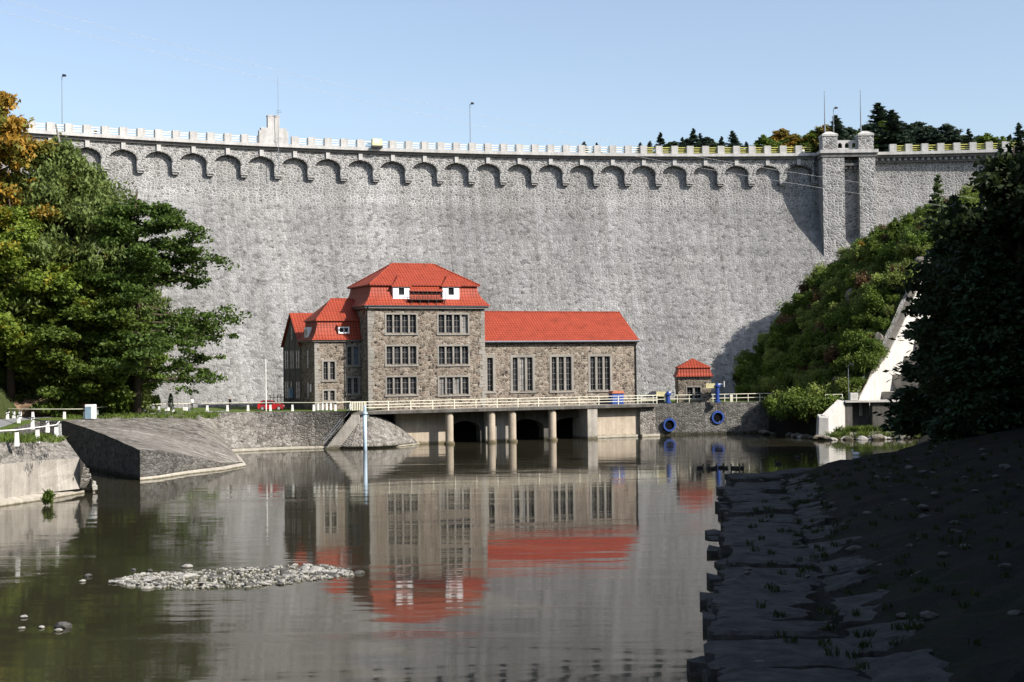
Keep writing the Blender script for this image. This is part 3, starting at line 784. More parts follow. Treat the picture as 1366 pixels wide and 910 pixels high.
for i in range(5):
    x = d1[1] + (d2[0] - d1[1]) * i / 4; g = MB(); g.bar((x, WT - .7, zb_ - .12), (x, WT + .05, zb_ - 1.0), .07, .07); g.bar((x, WT - .72, zb_ - .12), (x, WT - .72, zb_ - .75), .06, .06); g.build('bracket', 'black_metal', bl)

# --- right wing
v0, v1 = u1 + .01, uz(848.5, 490, WR)[0]; zw = uz(750, 457.5, WR)[1]
rw = [rect(650, 657.6, 477.3, 522, WR), rect(684, 710.4, 476.8, 521.5, WR), rect(736, 762.2, 476, 521, WR), rect(787.5, 813.8, 475.5, 520.3, WR)]
rw[0] = (max(rw[0][0], v0 + .15), rw[0][1], rw[0][2], rw[0][3])
RD = 10.8
g = MB(); wall_holes(g, v0, v1, Z0, zw, rw, WR)
zrr = uz(740, 416.6, WR + RD / 2)[1]
g.face((v1, WR, Z0), (v1, WR + RD, Z0), (v1, WR + RD, zw), (v1, WR + RD / 2, zrr - .3), (v1, WR, zw)); g.face((v1, WR + RD, Z0), (v0, WR + RD, Z0), (v0, WR + RD, zw), (v1, WR + RD, zw))
g.build('wing_wall', 'house_stone', ps)
for i, rc in enumerate(rw): window(ps, rc, WR, 1 if i == 0 else 3, 6, .36, ['pane', 'pane_blind', 'pane'] if i == 1 else ['pane'], mull=.34)
def gable_roof(u0, u1, w0, w1, zb, zr, out, th=.16):
    g = MB(); m = (w0 + w1) / 2; k = (zr - zb) / (m - w0); a, b = w0 - out, w1 + out; zl = zb - out * k * .4
    for z_, f in ((0, 1), (-th, -1)):
        q = [(u0, a, zl + z_), (u1, a, zl + z_), (u1, m, zr + z_), (u0, m, zr + z_)]; g.face(*q[::f])
        q = [(u1, b, zl + z_), (u0, b, zl + z_), (u0, m, zr + z_), (u1, m, zr + z_)]; g.face(*q[::f])
    g.face((u0, a, zl - th), (u1, a, zl - th), (u1, a, zl), (u0, a, zl)); g.face((u1, b, zl - th), (u0, b, zl - th), (u0, b, zl), (u1, b, zl))
    for x in (u0, u1):
        g.face((x, a, zl - th), (x, a, zl), (x, m, zr), (x, m, zr - th)); g.face((x, m, zr - th), (x, m, zr), (x, b, zl), (x, b, zl - th))
    return g
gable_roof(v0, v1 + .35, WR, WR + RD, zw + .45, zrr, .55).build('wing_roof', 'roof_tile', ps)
MB().box(v0, v1 + .3, WR - .5, WR, zw, zw + .22).build('eave', 'frame_wood', ps)
MB().tube([(v0, WR - .68, zw + .22), (v1 + .35, WR - .68, zw + .22)], .1, 6).build('gutter', 'grey_metal', ps)
MB().tube([(v0 + .05, WR + RD / 2, zrr + .02), (v1 + .3, WR + RD / 2, zrr + .02)], .13, 6).build('ridge_cap', 'roof_tile', ps)
MB().tube([(v1 - .1, WR - .6, zw + .2), (v1 - .1, WR - .12, zw - .5), (v1 - .1, WR - .12, Z0 + .6)], .09, 6).build('downpipe', 'black_metal', ps)
MB().tube([(u0 - .1, WT - .55, ze + .2), (u0 - .12, WT - .12, ze - .5), (u0 - .12, WT - .12, Z0 + .6)], .08, 6).build('downpipe', 'black_metal', ps)

# --- left wing with mansard
l0 = uz(420, 500, WL)[0]; l1 = u0 - .01; zl = uz(450, 455.5, WL)[1]; LD = 6.8
lw_ = [rect(431.5, 446.7, 482.4, 506.4, WL), rect(432, 446.4, 521.3, 534.2, WL), rect(463.6, 478, 462.7, 486.7, WL), rect(463.6, 478, 504.4, 524.6, WL)]
g = MB(); wall_holes(g, l0, l1, Z0, zl, lw_, WL)
g.face((l0, WL, Z0), (l0, WL, zl), (l0, WL + LD, zl), (l0, WL + LD, Z0)); g.build('wing_wall', 'house_stone', ps)
for i, rc in enumerate(lw_): window(ps, rc, WL, 2, 3, .25, ['pane', 'pane_blue'] if i == 2 else ['pane'], mull=.32)
g = MB(); random.seed(9); z = Z0
while z < zl - .4:
    h = random.uniform(.38, .6); g.box(l0 - .03, l0 + random.uniform(.3, .9), WL - .04, WL + .3, z, min(z + h - .03, zl)); z += h
g.build('quoin', 'ashlar', ps)
zlm = uz(450, 427, WL + .8)[1]; zlr = uz(452, 398.8, WL + LD / 2)[1]
g = MB(); ring_box(g, l0, l1 - .5, WL, WL + LD, .32, zl - .02, zl + .2); g.build('eave', 'frame_wood', ps)
mansard(l0, l1 + 5, WL, WL + LD, zl + .2, zlm, .5, .55).build('mansard_roof', 'roof_tile', ps)
hip(l0 + .3, l1 + 5, WL + .3, WL + LD - .3, zlm, zlr, LD / 2 - .3).build('hip_roof', 'roof_tile', ps)
ridge_caps([((l0 + .3 + LD / 2 - .3, WL + LD / 2, zlr), (l1, WL + LD / 2, zlr)), ((l0 + .3, WL + .3, zlm), (l0 + LD / 2, WL + LD / 2, zlr))], r=.11)
# skylight dormer, white framed
h = rect(451.5, 466, 435.5, 445, WL - .1); wd = WL - .12
sd = MB(); sd.box(h[0], h[1], wd, wd + 1.0, h[2], h[3]); sk = sd.build('dormer', 'white_wall', ps)
for k in (0, 1):
    x = h[0] + .18 + k * ((h[1] - h[0] - .3) / 2 + .02); MB().box(x, x + (h[1] - h[0] - .5) / 2, wd - .03, wd + .02, h[2] + .2, h[3] - .2).build('pane', 'pane', sk)
r = MB(); r.face((h[0] - .1, wd - .12, h[3]), (h[1] + .1, wd - .12, h[3]), (h[1] + .1, wd + 2.2, h[3] + .9), (h[0] - .1, wd + 2.2, h[3] + .9)); r.face((h[0] - .1, wd - .12, h[3]), (h[0] - .1, wd + 2.2, h[3] + .9), (h[0] - .1, wd + 1.2, h[3])); r.build('dormer_roof', 'roof_tile', sk)
# side dormer on the left mansard face
sd = MB(); ym = WL + LD * .5; sd.add([(l0 - .2, ym - .8, zl + .6), (l0 - .2, ym + .8, zl + .6), (l0 - .2, ym + .8, zl + 2.0), (l0 - .2, ym - .8, zl + 2.0), (l0 + .7, ym - .8, zl + .6), (l0 + .7, ym + .8, zl + .6), (l0 + .7, ym + .8, zl + 2.0), (l0 + .7, ym - .8, zl + 2.0)],
    [(0, 3, 2, 1), (4, 5, 6, 7), (0, 1, 5, 4), (1, 2, 6, 5), (2, 3, 7, 6), (3, 0, 4, 7)]); sk = sd.build('dormer', 'white_wall', ps)
MB().box(l0 - .23, l0 - .2, ym - .5, ym + .5, zl + .9, zl + 1.7).build('pane', 'pane', sk)

# --- rear gabled wing, its plastered gable faces left
g0 = l0 - .02; gw0 = WL + LD; gw1 = wz(377.5, 500, g0)[0]; gw1 = min(max(gw1, gw0 + 8), gw0 + 9)
zgr = wz(389, 417.5, g0)[1]; zge = wz(378, 462, g0)[1]
gm = (gw0 + gw1) / 2
g = MB(); g.face((g0, gw0, Z0), (g0, gw0, zge), (g0, gm, zgr - .2), (g0, gw1, zge), (g0, gw1, Z0)); g.face((g0, gw0, Z0), (l1 + 6, gw0, Z0), (l1 + 6, gw0, zge), (g0, gw0, zge)); g.face((g0, gw1, Z0), (g0, gw1, zge), (l1 + 8, gw1, zge), (l1 + 8, gw1, Z0))
g.build('gable_wall', 'plaster', ps)
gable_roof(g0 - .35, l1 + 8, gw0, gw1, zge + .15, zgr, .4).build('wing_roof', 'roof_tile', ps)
def side_window(w0, w1, z0, z1):
    g = MB(); s = .14
    for q in ((w0 - s, w0, z0 - s, z1 + s), (w1, w1 + s, z0 - s, z1 + s), (w0, w1, z1, z1 + s), (w0, w1, z0 - s, z0)): g.box(g0 - .08, g0 + .05, q[0], q[1], q[2], q[3])
    wn = g.build('window', 'frame_wood', ps)
    MB().box(g0 - .03, g0 - .01, w0, w1, z0, z1).build('pane', 'pane', wn)
    for z in (z0 + (z1 - z0) * .33, z0 + (z1 - z0) * .66): MB().box(g0 - .05, g0 - .03, w0, w1, z - .03, z + .03).build('glazing_bar', 'frame_wood', wn)
gz = lambda y: wz(390, y, g0)[1]
for f in (.17, .5, .83):
    wc = gw0 + (gw1 - gw0) * f
    for k in (-.55, .55):
        side_window(wc + k - .4, wc + k + .4, gz(491), gz(468.5))
        if not (f == .5 and k < 0): side_window(wc + k - .4, wc + k + .4, gz(531), gz(510))
side_window(gm - .35, gm + .35, gz(453), gz(437))
for f in (.02, .335, .665, .98):
    wc = gw0 + (gw1 - gw0) * f; MB().box(g0 - .1, g0, wc - .18, wc + .18, Z0, zge - .1 + (2.6 if .1 < f < .9 else 0)).build('pilaster', 'plaster', ps)
g0 = l0
for zz in ((491, 468.5), (530, 510)): side_window(WL + 2.8, WL + 3.8, gz(zz[0]), gz(zz[1]))
MB().box(l0 - .06, l0 - .02, WL + 1.6, WL + 2.3, gz(522), gz(512)).build('notice_board', 'white_paint', ps)
MB().box(l0 - .5, l0 - .04, gw0 + 4.2, gw0 + 5.2, gz(531), gz(518)).build('switch_box', 'box_blue', ps)

# --- turbine hall substructure: tailrace wall with arches
sub = thing('tailrace', 'concrete tailrace wall with dark arched outlets under the power station', 'tailrace', PO, TH)
WS = 3.0
zdk = 4.45
ucol = [uz(x, 570, .9)[0] for x in (599.5, 655.5, 683.5, 737)]
ua, ub = uz(528, 570, WS)[0], uz(797, 560, WS)[0]
cuts = [ua, ucol[0] + .4, ucol[1] - .2, ucol[2] + .6, ucol[3] - .1, ucol[3] + .9, ub]
g = MB(); g.box(cuts[0], cuts[1], WS, WS + 1, -2, zdk); g.build('back_wall', 'concrete_warm', sub)
for i, (a, b) in enumerate(((cuts[1], cuts[2]), (cuts[3] - .5, cuts[4] + .3), (cuts[4] + .3, ub))):
    m = (a + b) / 2; g = MB(); arch_panel(g, a, b, -2, zdk, (b - a) / 2 - .55, 1.6, 3.0, WS, WS + 1.6, cx=m); g.build('arch_wall', 'concrete_dark', sub)
    MB().face((a, WS + 3.5, -2), (b, WS + 3.5, -2), (b, WS + 3.5, zdk), (a, WS + 3.5, zdk)).build('tunnel_dark', 'dark_void', sub)  # near-black sheet paints the unlit depth behind the arch
g = MB(); g.box(cuts[2], cuts[3] - .5, WS - .6, WS + 1, -2, zdk); g.build('back_wall', 'concrete', sub)
for u_ in ucol:
    g = MB(); g.tube([(u_, .95, -2), (u_, .95, .25), (u_, .95, .26), (u_, .95, zdk)], [.72, .72, .55, .55], 20); g.build('column', 'concrete_warm', sub, smooth=False)
# end pier, panel and buttress
e0, e1 = uz(784, 560, .2)[0], uz(797, 560, .2)[0]
MB().box(e0, e1, .2, 5, -2, zdk).build('end_pier', 'concrete', sub)
e2 = uz(850, 560, 1.8)[0]
MB().box(e1 + .003, e2, 1.5, 5, -2, zdk).build('panel_wall', 'concrete_warm', sub)
MB().box(e1 + .003, e2, 1.25, 1.497, -2, .35).build('footing', 'ledge', sub)
e3 = e2 + 2.0
g = MB(); g.prism([(e2 + .003, .9), (e3 + .4, .7), (e3 + .4, 6), (e2 + .003, 6)], -2, zdk); g.build('buttress', 'bank_stone', sub)
g = MB(); g.box(e2 + .01, e3 + .9, .35, .9, -2, .4); g.build('footing', 'ledge', sub)

# --- footbridge deck with railing
br = thing('footbridge', 'concrete walkway on columns with cream railing in front of the power station', 'bridge', PO, TH)
bl0, bl1 = uz(468, 548, 0)[0], e3 + .5
MB().box(bl0, bl1, .15, WR - .003, zdk + .003, zdk + .32).build('deck', 'concrete', br)
MB().box(bl0, bl1, .05, .146, zdk - .12, zdk + .3).build('edge_beam', 'concrete_dark', br)
n = 15; post_m = MB().box(-.05, .05, -.05, .05, 0, 1.25).mesh('railing_post', 'cream_rail')
uu0 = uz(488, 545, .25)[0]
for i in range(n): link('railing_post', post_m, br, (uu0 + (bl1 - .1 - uu0) * i / (n - 1), .25, zdk + .32))
for zz in (.45, .82, 1.22): MB().box(uu0, bl1, .22, .28, zdk + .32 + zz - .04, zdk + .32 + zz + .04).build('rail', 'cream_rail', br)
# dense gate section at the left end
for i in range(9): link('railing_post', post_m, br, (bl0 + .05 + (uu0 - bl0) * i / 9, .25, zdk + .32))
MB().box(bl0, uu0, .21, .29, zdk + 1.5, zdk + 1.6).build('rail', 'cream_rail', br)

# blue kiosk with terracotta lid on the walkway
k0, k1 = uz(817, 530, 1.6)[0], uz(832, 530, 1.6)[0]
kp = PO + Vector((U.x * k0 + Wv.x * 1.6, U.y * k0 + Wv.y * 1.6, zdk + .32))
kk = thing('kiosk', 'small bright blue kiosk with terracotta lid on the walkway', 'kiosk', kp, TH)
kw = k1 - k0
MB().box(0, kw, 0, 1.2, 0, 1.55).build('cabinet', 'blue_paint', kk)
for i in range(4): MB().box(.05, kw - .05, -.03, -.001, .15 + i * .35, .36 + i * .35).build('door_slat', 'blue_paint', kk)
g = MB(); g.xprism([(-.12, 1.56), (kw + .12, 1.56), (kw - .1, 1.9), (.1, 1.9)], -.12, 1.3); g.build('lid', 'terracotta', kk)

# ------------------------------------------------------------------ bank walls (world coordinates, empty at first foot point)
def wall_thing(name, label, base):
    t = thing(name, label, 'wall', (base[0], base[1], 0)); return t
def wpart(mb, name, mat, t, **k):
    L = t.location; mb.v = [(x - L.x, y - L.y, z - L.z) for x, y, z in mb.v]; return mb.build(name, mat, t, **k)
def strip(mb, top, bot, n=1):
    rows = []
    for k in range(n + 1):
        f = k / n; rows.append([Vector(b).lerp(Vector(t), f) for t, b in zip(top, bot)])
    mb.grid(rows)
def densify(pts, m=6):
    out = []
    for a, b in zip(pts, pts[1:]):
        for k in range(m): out.append(Vector(a).lerp(Vector(b), k / m))
    return out + [Vector(pts[-1])]

# near left wall: sloped stone cap, concrete face, pale ledge at the water
foot = [Vector((-41.5, 40, 0)), Vector((-40.6, 92, 0)), atz(0, 676, 0), atz(60, 667, 0), atz(127, 655, 0)]
t = wall_thing('river_wall', 'grey concrete river wall with a pale ledge at the lower left', foot[2])
mid = [Vector((p.x - .95 + .25, p.y, 3.25)) for p in foot]; low = [Vector((p.x - .85, p.y, .5)) for p in foot]
mid[-1] = atz(106, 611, 3.1); low[-1] = atz(106, 652, .5)
g = MB(); strip(g, [p + Vector((0, 0, .02)) for p in NW], mid, 3); wpart(g, 'stone_cap', 'bank_stone', t)
g = MB(); strip(g, mid, low, 2); wpart(g, 'concrete_face', 'concrete', t)
g = MB(); out = [Vector((p.x, p.y, .32)) for p in foot]; strip(g, low, out); strip(g, out, [Vector((p.x, p.y, -2.5)) for p in foot]); wpart(g, 'ledge', 'ledge', t)
# stone end of the wall, turning into the inlet
e_top, e_mid = NW[-1], mid[-1]
end_out = atz(127, 655, 0)
g = MB(); cols = [e_mid, atz(112, 618, 2.75), atz(122, 637, 1.4), Vector((end_out.x, end_out.y, .32))]
g.face(mid[-1], low[-1], (end_out.x, end_out.y, .33), cols[2], cols[1])
bk = [Vector((-47.5, 128.5, z)) for z in (-2.5, ZG)]
g.face(e_top, cols[0], cols[1], cols[2], (end_out.x, end_out.y, -2.5), bk[0], bk[1]); wpart(g, 'wall_end', 'bank_stone', t)
random.seed(4)
for i, (px, py, z) in enumerate([(110, 640, .9), (116, 634, 1.3), (112, 627, 1.9), (121, 644, .8), (118, 648, .55), (109, 648, .6), (108, 633, 1.5), (124, 649, .5)]):
    c = atz(px, py, z); g = MB(); r = .42
    q = [(c.x + r * math.cos(a) * random.uniform(.8, 1.2), c.y + r * math.sin(a) * random.uniform(.8, 1.2)) for a in [k * math.pi / 3 for k in range(6)]]
    g.prism(q, c.z - .35, c.z + .15); wpart(g, 'stone', 'pebble' if i % 2 else 'bank_stone', t, bevel=.08)
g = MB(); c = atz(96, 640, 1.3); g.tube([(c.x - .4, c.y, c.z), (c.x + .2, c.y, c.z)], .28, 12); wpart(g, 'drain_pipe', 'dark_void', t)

# headland revetment with its shaded side wall
rb = [atz(187, 641, 0), atz(212, 638.5, 0), atz(250, 632, 0), atz(295, 626.5, 0), atz(324, 621, 0), atz(318, 611, 0), atz(300, 605, 0)]
hts = [2.9, 2.75, 1.9, .75, .4, .38, .38]
t = wall_thing('revetment', 'sloping stone paved headland jutting into the river below the fence', rb[0])
rt = [REVT[0], atz(105, 559, ZG), atz(135, 557.5, ZG), atz(170, 556.3, ZG), atz(212, 554.2, ZG), atz(258, 552, ZG), atz(284, 551, ZG)]
rim = [Vector((p.x, p.y, h)) for p, h in zip(rb, hts)]
ins = []
for p, q in zip(rim, rt):
    d = (q - p); d.z = 0; ins.append(p + d.normalized() * (.05 if p.z > 1 else .8))
RTd, INd = densify(rt, 5), densify(ins, 5)
g = MB(); rows = []
for k in range(13):
    f = k / 12; row = []
    for a, b in zip(INd, RTd):
        p = a.lerp(b, f); s = math.sin(math.pi * f)
        p.z += .25 * s * (b.z - a.z) * .4 + (.05 * vnoise(p.x, p.y, 2.5, 2) if 0 < f < 1 else 0); row.append(p)
    rows.append(row)
wpart(g.grid(rows), 'slope_paving', 'paving', t, smooth=True)
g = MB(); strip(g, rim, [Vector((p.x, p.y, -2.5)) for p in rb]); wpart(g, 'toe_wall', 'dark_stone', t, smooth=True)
g = MB(); strip(g, [p + Vector((0, 0, .005)) for p in ins[2:]], rim[2:]); wpart(g, 'toe_ledge', 'ledge', t)
outl = [p + (p - q).normalized() * wd_ for p, q, wd_ in zip([Vector((b.x, b.y, 0)) for b in rb], [Vector((b.x, b.y, 0)) for b in rt], (.02, .12, .55, .95, .9, .6, .3))]
g = MB(); strip(g, [Vector((p.x, p.y, .3)) for p in rb], [Vector((p.x, p.y, .14)) for p in outl]); strip(g, [Vector((p.x, p.y, .14)) for p in outl], [Vector((p.x, p.y, -2.5)) for p in outl]); wpart(g, 'water_ledge', 'ledge', t)
side = [ins[0], Vector((-44, 151, 4.0)), REVT[0], INL[1]]
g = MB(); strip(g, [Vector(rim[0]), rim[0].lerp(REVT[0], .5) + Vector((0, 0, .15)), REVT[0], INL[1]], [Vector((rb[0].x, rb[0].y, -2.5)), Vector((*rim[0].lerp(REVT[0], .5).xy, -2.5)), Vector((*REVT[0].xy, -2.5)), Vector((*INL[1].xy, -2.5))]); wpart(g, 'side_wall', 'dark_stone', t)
g = MB(); strip(g, [INL[1], INL[0]], [Vector((*INL[1].xy, -2.5)), Vector((*INL[0].xy, -2.5))]); wpart(g, 'culvert_wall', 'dark_stone', t)
# dark driftwood on the tip
random.seed(8)

# long stone wall up to the stair
t = wall_thing('river_wall', 'long rubble stone river wall left of the power station', LW[0])
lb = [atz(286, 604, 0), atz(345, 601, 0), atz(400, 599, 0), atz(452, 597.5, 0)]
LWe, lbe = densify(LW, 8), densify(lb, 8)
g = MB(); rows = []
for k in range(8):
    f = k / 7; rows.append([b.lerp(a, f) + Vector((0, -.12 * vnoise(b.x * 2, f * 9, .8, 3) if 0 < f < 1 else 0, 0)) for a, b in zip(LWe, lbe)])
wpart(g.grid(rows), 'wall_face', 'bank_stone', t, smooth=True)
ld = [p + Vector((.2, -1.1, 0)) for p in lb]
g = MB(); strip(g, [p + Vector((0, 0, .35)) for p in lb], [p + Vector((0, 0, .22)) for p in ld]); strip(g, [p + Vector((0, 0, .22)) for p in ld], [p + Vector((0, 0, -2.5)) for p in ld]); wpart(g, 'footing', 'ledge', t)

# stair and rounded concrete cone beside the walkway
st = thing('river_stair', 'steep concrete stair running down to the water beside the walkway', 'stairs', LW[-1])
sx0, sx1 = atd(475, 560, 187).x, atd(438, 560, 185.5).x; nst = 20
for i in range(nst):
    f0, f1 = i / nst, (i + 1) / nst
    xa, xb = sx0 + (sx1 - sx0) * f0, sx0 + (sx1 - sx0) * f1; z = 4.55 - 4.4 * f1
    ya, yb = 185.6 - 1.2 * f0, 185.6 - 1.2 * f1
    g = MB(); g.prism([(xb - .3, yb), (xa + .5, ya), (xa + .5, 187.4), (xb - .3, 187.4)], max(-2, z - 1.2), z); wpart(g, 'step', 'concrete', st)
for dz in (.0, .45): g = MB(); g.tube([(sx0 - .4, 185.3, 5.1 + dz), (sx1 - .4, 184.2, .75 + dz)], .035, 6); wpart(g, 'handrail', 'grey_metal', st)
cone = thing('bank_cone', 'rounded concrete bank cone between the stair and the walkway columns', 'bank', atz(490, 597, 0))
apex = atz(487, 552, ZG - .15)
cb = [atz(449, 598.5, 0), atz(470, 598.8, 0), atz(500, 598.3, 0), atz(530, 596.5, 0), atz(556, 593.5, 0), atz(564, 590, 0)]
cbe = densify(cb, 6); g = MB(); rows = []
for k in range(11):
    f = k / 10; row = []
    for ci, p in enumerate(cbe):
        ap = atd(480 + 14 * min(1, ci / 18), 552, 187.6 + .8 * min(1, ci / 18)); ap.z = 4.42; q = Vector((p.x, p.y, .25)).lerp(ap, f); q.z += .5 * math.sin(math.pi * f) + (.06 * vnoise(q.x, q.y, 2, 5) if 0 < f < 1 else 0); row.append(q)
    rows.append(row)
wpart(g.grid(rows), 'cone_slope', 'bank_stone', cone, smooth=True)
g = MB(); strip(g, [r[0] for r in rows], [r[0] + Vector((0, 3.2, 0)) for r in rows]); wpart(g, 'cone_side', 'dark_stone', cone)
cl_ = [p + (p - apex).normalized() * .7 for p in cb]
g = MB(); strip(g, [Vector((p.x, p.y, .28)) for p in cb], [Vector((p.x, p.y, .18)) for p in cl_]); strip(g, [Vector((p.x, p.y, .18)) for p in cl_], [Vector((p.x, p.y, -2.5)) for p in cl_]); wpart(g, 'footing', 'ledge', cone)

# gauge pole and ladder
gp = atz(487.5, 601.5, 0)
t = thing('gauge_pole', 'pale blue water gauge pole standing in the river by the cone', 'gauge', (gp.x, gp.y - .3, 0))
MB().tube([(0, 0, -2.5), (0, 0, 4.6)], .24, 12).build('pipe', 'light_blue', t, smooth=True)
MB().lathe([(.24, 4.6), (.36, 4.65), (.36, 4.85), (.2, 4.9), (.2, 5.6), (.05, 5.75)], 12).build('gauge_head', 'light_blue', t)
MB().bar((-.45, 0, 4.4), (.5, 0, 4.4), .12, .12).build('bracket', 'light_blue', t)
lp = atz(475, 582, 1.2); t = thing('ladder_frame', 'thin steel ladder frame standing left of the pale blue gauge pole', 'ladder', (lp.x, lp.y, 1.0))
MB().tube([(0, 0, 0), (0, 0, 3.6)], .05, 6).build('upright', 'light_blue', t); MB().tube([(1.0, 0, .4), (1.0, 0, 3.6)], .05, 6).build('upright', 'light_blue', t)
MB().tube([(.05, 0, .1), (.95, 0, 3.2)], .05, 6).build('brace', 'light_blue', t); MB().tube([(0, 0, 1.7), (1.0, 0, 1.7)], .05, 6).build('rung', 'light_blue', t); MB().box(.15, 1.3, -.1, .3, 2.9, 3.7).build('platform', 'light_blue', t)

# ------------------------------------------------------------------ right terrace: wall with outlet pipes, valve house, railing
TW0, TW1 = atz(862, 581.5, 0), atz(1050, 576.5, 0)
ZT = 4.7
t = wall_thing('river_wall', 'dark rubble stone terrace wall with two blue outlet pipes', TW0)
g = MB(); wt = densify([Vector((TW0.x, TW0.y + .6, ZT)), Vector((TW1.x + 6, TW1.y + .6, ZT))], 16); wb = densify([Vector((TW0.x, TW0.y, -2.5)), Vector((TW1.x + 6, TW1.y, -2.5))], 16)
rows = []
for k in range(8):
    f = k / 7; rows.append([b.lerp(a, f) + Vector((0, -.18 * vnoise(b.x * 2, f * 9, .8, 7) if 0 < f < 1 else 0, 0)) for a, b in zip(wt, wb)])
wpart(g.grid(rows), 'wall_face', 'dark_stone', t, smooth=True)
g = MB(); g.prism([(TW0.x - .5, TW0.y - .7), (TW1.x - 10, TW1.y - .6), (TW1.x - 10, TW1.y + .3), (TW0.x - .5, TW0.y + .3)], -2, .25); wpart(g, 'footing', 'concrete_dark', t)
g = MB(); g.add([(TW0.x - 4, TW0.y + .55, ZT - .02), (TW1.x + 6, TW1.y + .55, ZT - .02), (TW1.x + 6, 236, ZT - .02), (TW0.x - 6, 236, ZT - .02)], [(0, 1, 2, 3)])
struct(g.build('terrace_ground', 'grass'))
# ground under the power station
g = MB(); P2 = lambda u, w_: (PO.x + U.x * u + Wv.x * w_, PO.y + U.y * u + Wv.y * w_, ZG - .1)
g.add([P2(-9, 3.6), P2(ub + 12, 6.5), P2(ub + 12, 26), P2(-9, 30)], [(0, 1, 2, 3)]); struct(g.build('yard_ground', 'asphalt'))

def outlet(px, py, label):
    r = ray(px, py); d = TW0.y + .2 + (px - 862) / 188 * (TW1.y - TW0.y); c = atd(px, py, d - .55)
    t = thing('outlet_pipe', label, 'pipe', c, R_(12), 'blue outlet pipes in the terrace wall')
    MB().lathe([(.72, .9), (.72, -.15), (.95, -.15), (1.0, -.05), (1.0, .08), (.86, .1), (.86, 1.2)], 24, 'y', cap=False).build('flange', 'blue_paint', t, smooth=False)
    MB().lathe([(.0, .12), (.72, .1)], 24, 'y').build('bore_dark', 'dark_void', t)  # near-black disc stands in for the unlit inside of the pipe
    for k in range(12):
        a = k * math.pi / 6; MB().lathe([(.045, -.2), (.045, -.12)], 6, 'y', (.9 * math.cos(a), 0, .9 * math.sin(a))).build('bolt', 'blue_paint', t)
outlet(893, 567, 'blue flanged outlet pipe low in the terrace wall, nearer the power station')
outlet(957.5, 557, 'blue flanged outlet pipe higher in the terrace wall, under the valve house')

# valve house
vd = TW0.y + 3.0
a, b = atd(905, 530, vd), atd(949, 530, vd)
vw = b.x - a.x
vh = thing('valve_house', 'small square stone hut with red mansard roof beside the dam', 'hut', (a.x, vd, ZT))
zv = atd(927, 503.5, vd).z - ZT; zvm = atd(927, 490, vd + .5).z - ZT; zvr = atd(927, 478, vd + 2).z - ZT
wnr = (vw / 2 - 1.15, vw / 2 + .85, .6, 2.25)
g = MB(); wall_holes(g, 0, vw, -.3, zv, [wnr], 0, .3); vdp = 4.2
g.face((0, 0, -.3), (0, 0, zv), (0, vdp, zv), (0, vdp, -.3)); g.face((vw, 0, -.3), (vw, vdp, -.3), (vw, vdp, zv), (vw, 0, zv)); g.face((0, vdp, -.3), (0, vdp, zv), (vw, vdp, zv), (vw, vdp, -.3)); g.build('wall', 'house_stone', vh)
window(vh, wnr, 0, 2, 2, .2, mull=.28)
g = MB(); ring_box(g, 0, vw, 0, vdp, .2, zv - .02, zv + .15); g.build('eave', 'frame_wood', vh)
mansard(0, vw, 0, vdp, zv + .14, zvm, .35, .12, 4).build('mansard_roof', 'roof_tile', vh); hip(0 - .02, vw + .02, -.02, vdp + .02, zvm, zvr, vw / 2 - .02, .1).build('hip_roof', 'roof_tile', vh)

def valve(px, py0, py1, label, tall):
    d = TW0.y + 1.8; p = atd(px, py1, d); h = atd(px, py0, d).z - ZT
    t = thing('valve_stand', label, 'valve', (p.x, d, ZT), 0)
    MB().lathe([(.5, 0), (.5, .2), (.3, .25), (.3, h - .6), (.5, h - .55), (.5, h - .3), (.2, h - .25), (.2, h)], 14).build('body', 'blue_paint', t)
    MB().box(-1.7, -.35, -.25, .25, h - .75, h - .05).build('actuator', 'yellow_box', t)
    MB().tube([(.1, 0, h - .2), (1.0, 0, h - .2)], .1, 6).build('spindle', 'white_paint', t); MB().box(.95, 1.05, -.4, .4, h - .6, h + .25).build('handwheel', 'white_paint', t)
valve(957, 511, 532, 'tall blue valve stand with yellow actuator right of the valve house', 1); valve(891, 522, 536, 'low blue valve stand with yellow actuator left of the valve house', 0)
q = atd(873, 532, TW0.y + 2.2)
cs = thing('shelter', 'low black pitched shelter between the power station and the valve house', 'shelter', (q.x, q.y, ZT))
MB().box(-1.1, 1.4, 0, 1.6, 0, .9).build('base', 'concrete_dark', cs); g = MB(); g.add([(-1.5, -.2, .9), (1.8, -.2, .9), (1.8, 1.8, .9), (-1.5, 1.8, .9), (-.3, .8, 1.75), (.3, .8, 1.75)], [(0, 1, 5, 4), (1, 2, 5), (2, 3, 4, 5), (3, 0, 4), (3, 2, 1, 0)]); g.build('roof', 'roof_dark', cs)
q = atd(907, 532, TW0.y + 2.2)

def railing(name, label, pts, hpost, nrail, mat, step, base, cat='railing', pw=.09):
    t = thing(name, label, cat, base)
    L = t.location; total = 0; pts = [Vector(p) for p in pts]
    pm = MB().box(-pw / 2, pw / 2, -pw / 2, pw / 2, -.1, hpost).mesh('post', mat)
    for a, b in zip(pts, pts[1:]):
        n = max(1, round((b - a).length / step))
        for i in range(n + (1 if b is pts[-1] else 0)): link('post', pm, t, a.lerp(b, i / n) - L)
        for k in range(nrail):
            z = hpost * (1 - k / nrail); g = MB(); g.bar(a - L + Vector((0, 0, z)), b - L + Vector((0, 0, z)), .07, .08); g.build('rail', mat, t)
    return t
p0, p1 = Vector((TW0.x - .6, TW0.y + .8, ZT)), Vector((TW1.x - .4, TW1.y + .8, ZT))
railing('railing', 'cream two bar railing along the terrace in front of the valve house', [p0, p1], 1.15, 2, 'cream_rail', 1.95, p0)
q = p1; tt = thing('rail_box', 'small white box at the right end of the terrace railing', 'box', q + Vector((-.1, -.1, 0)))
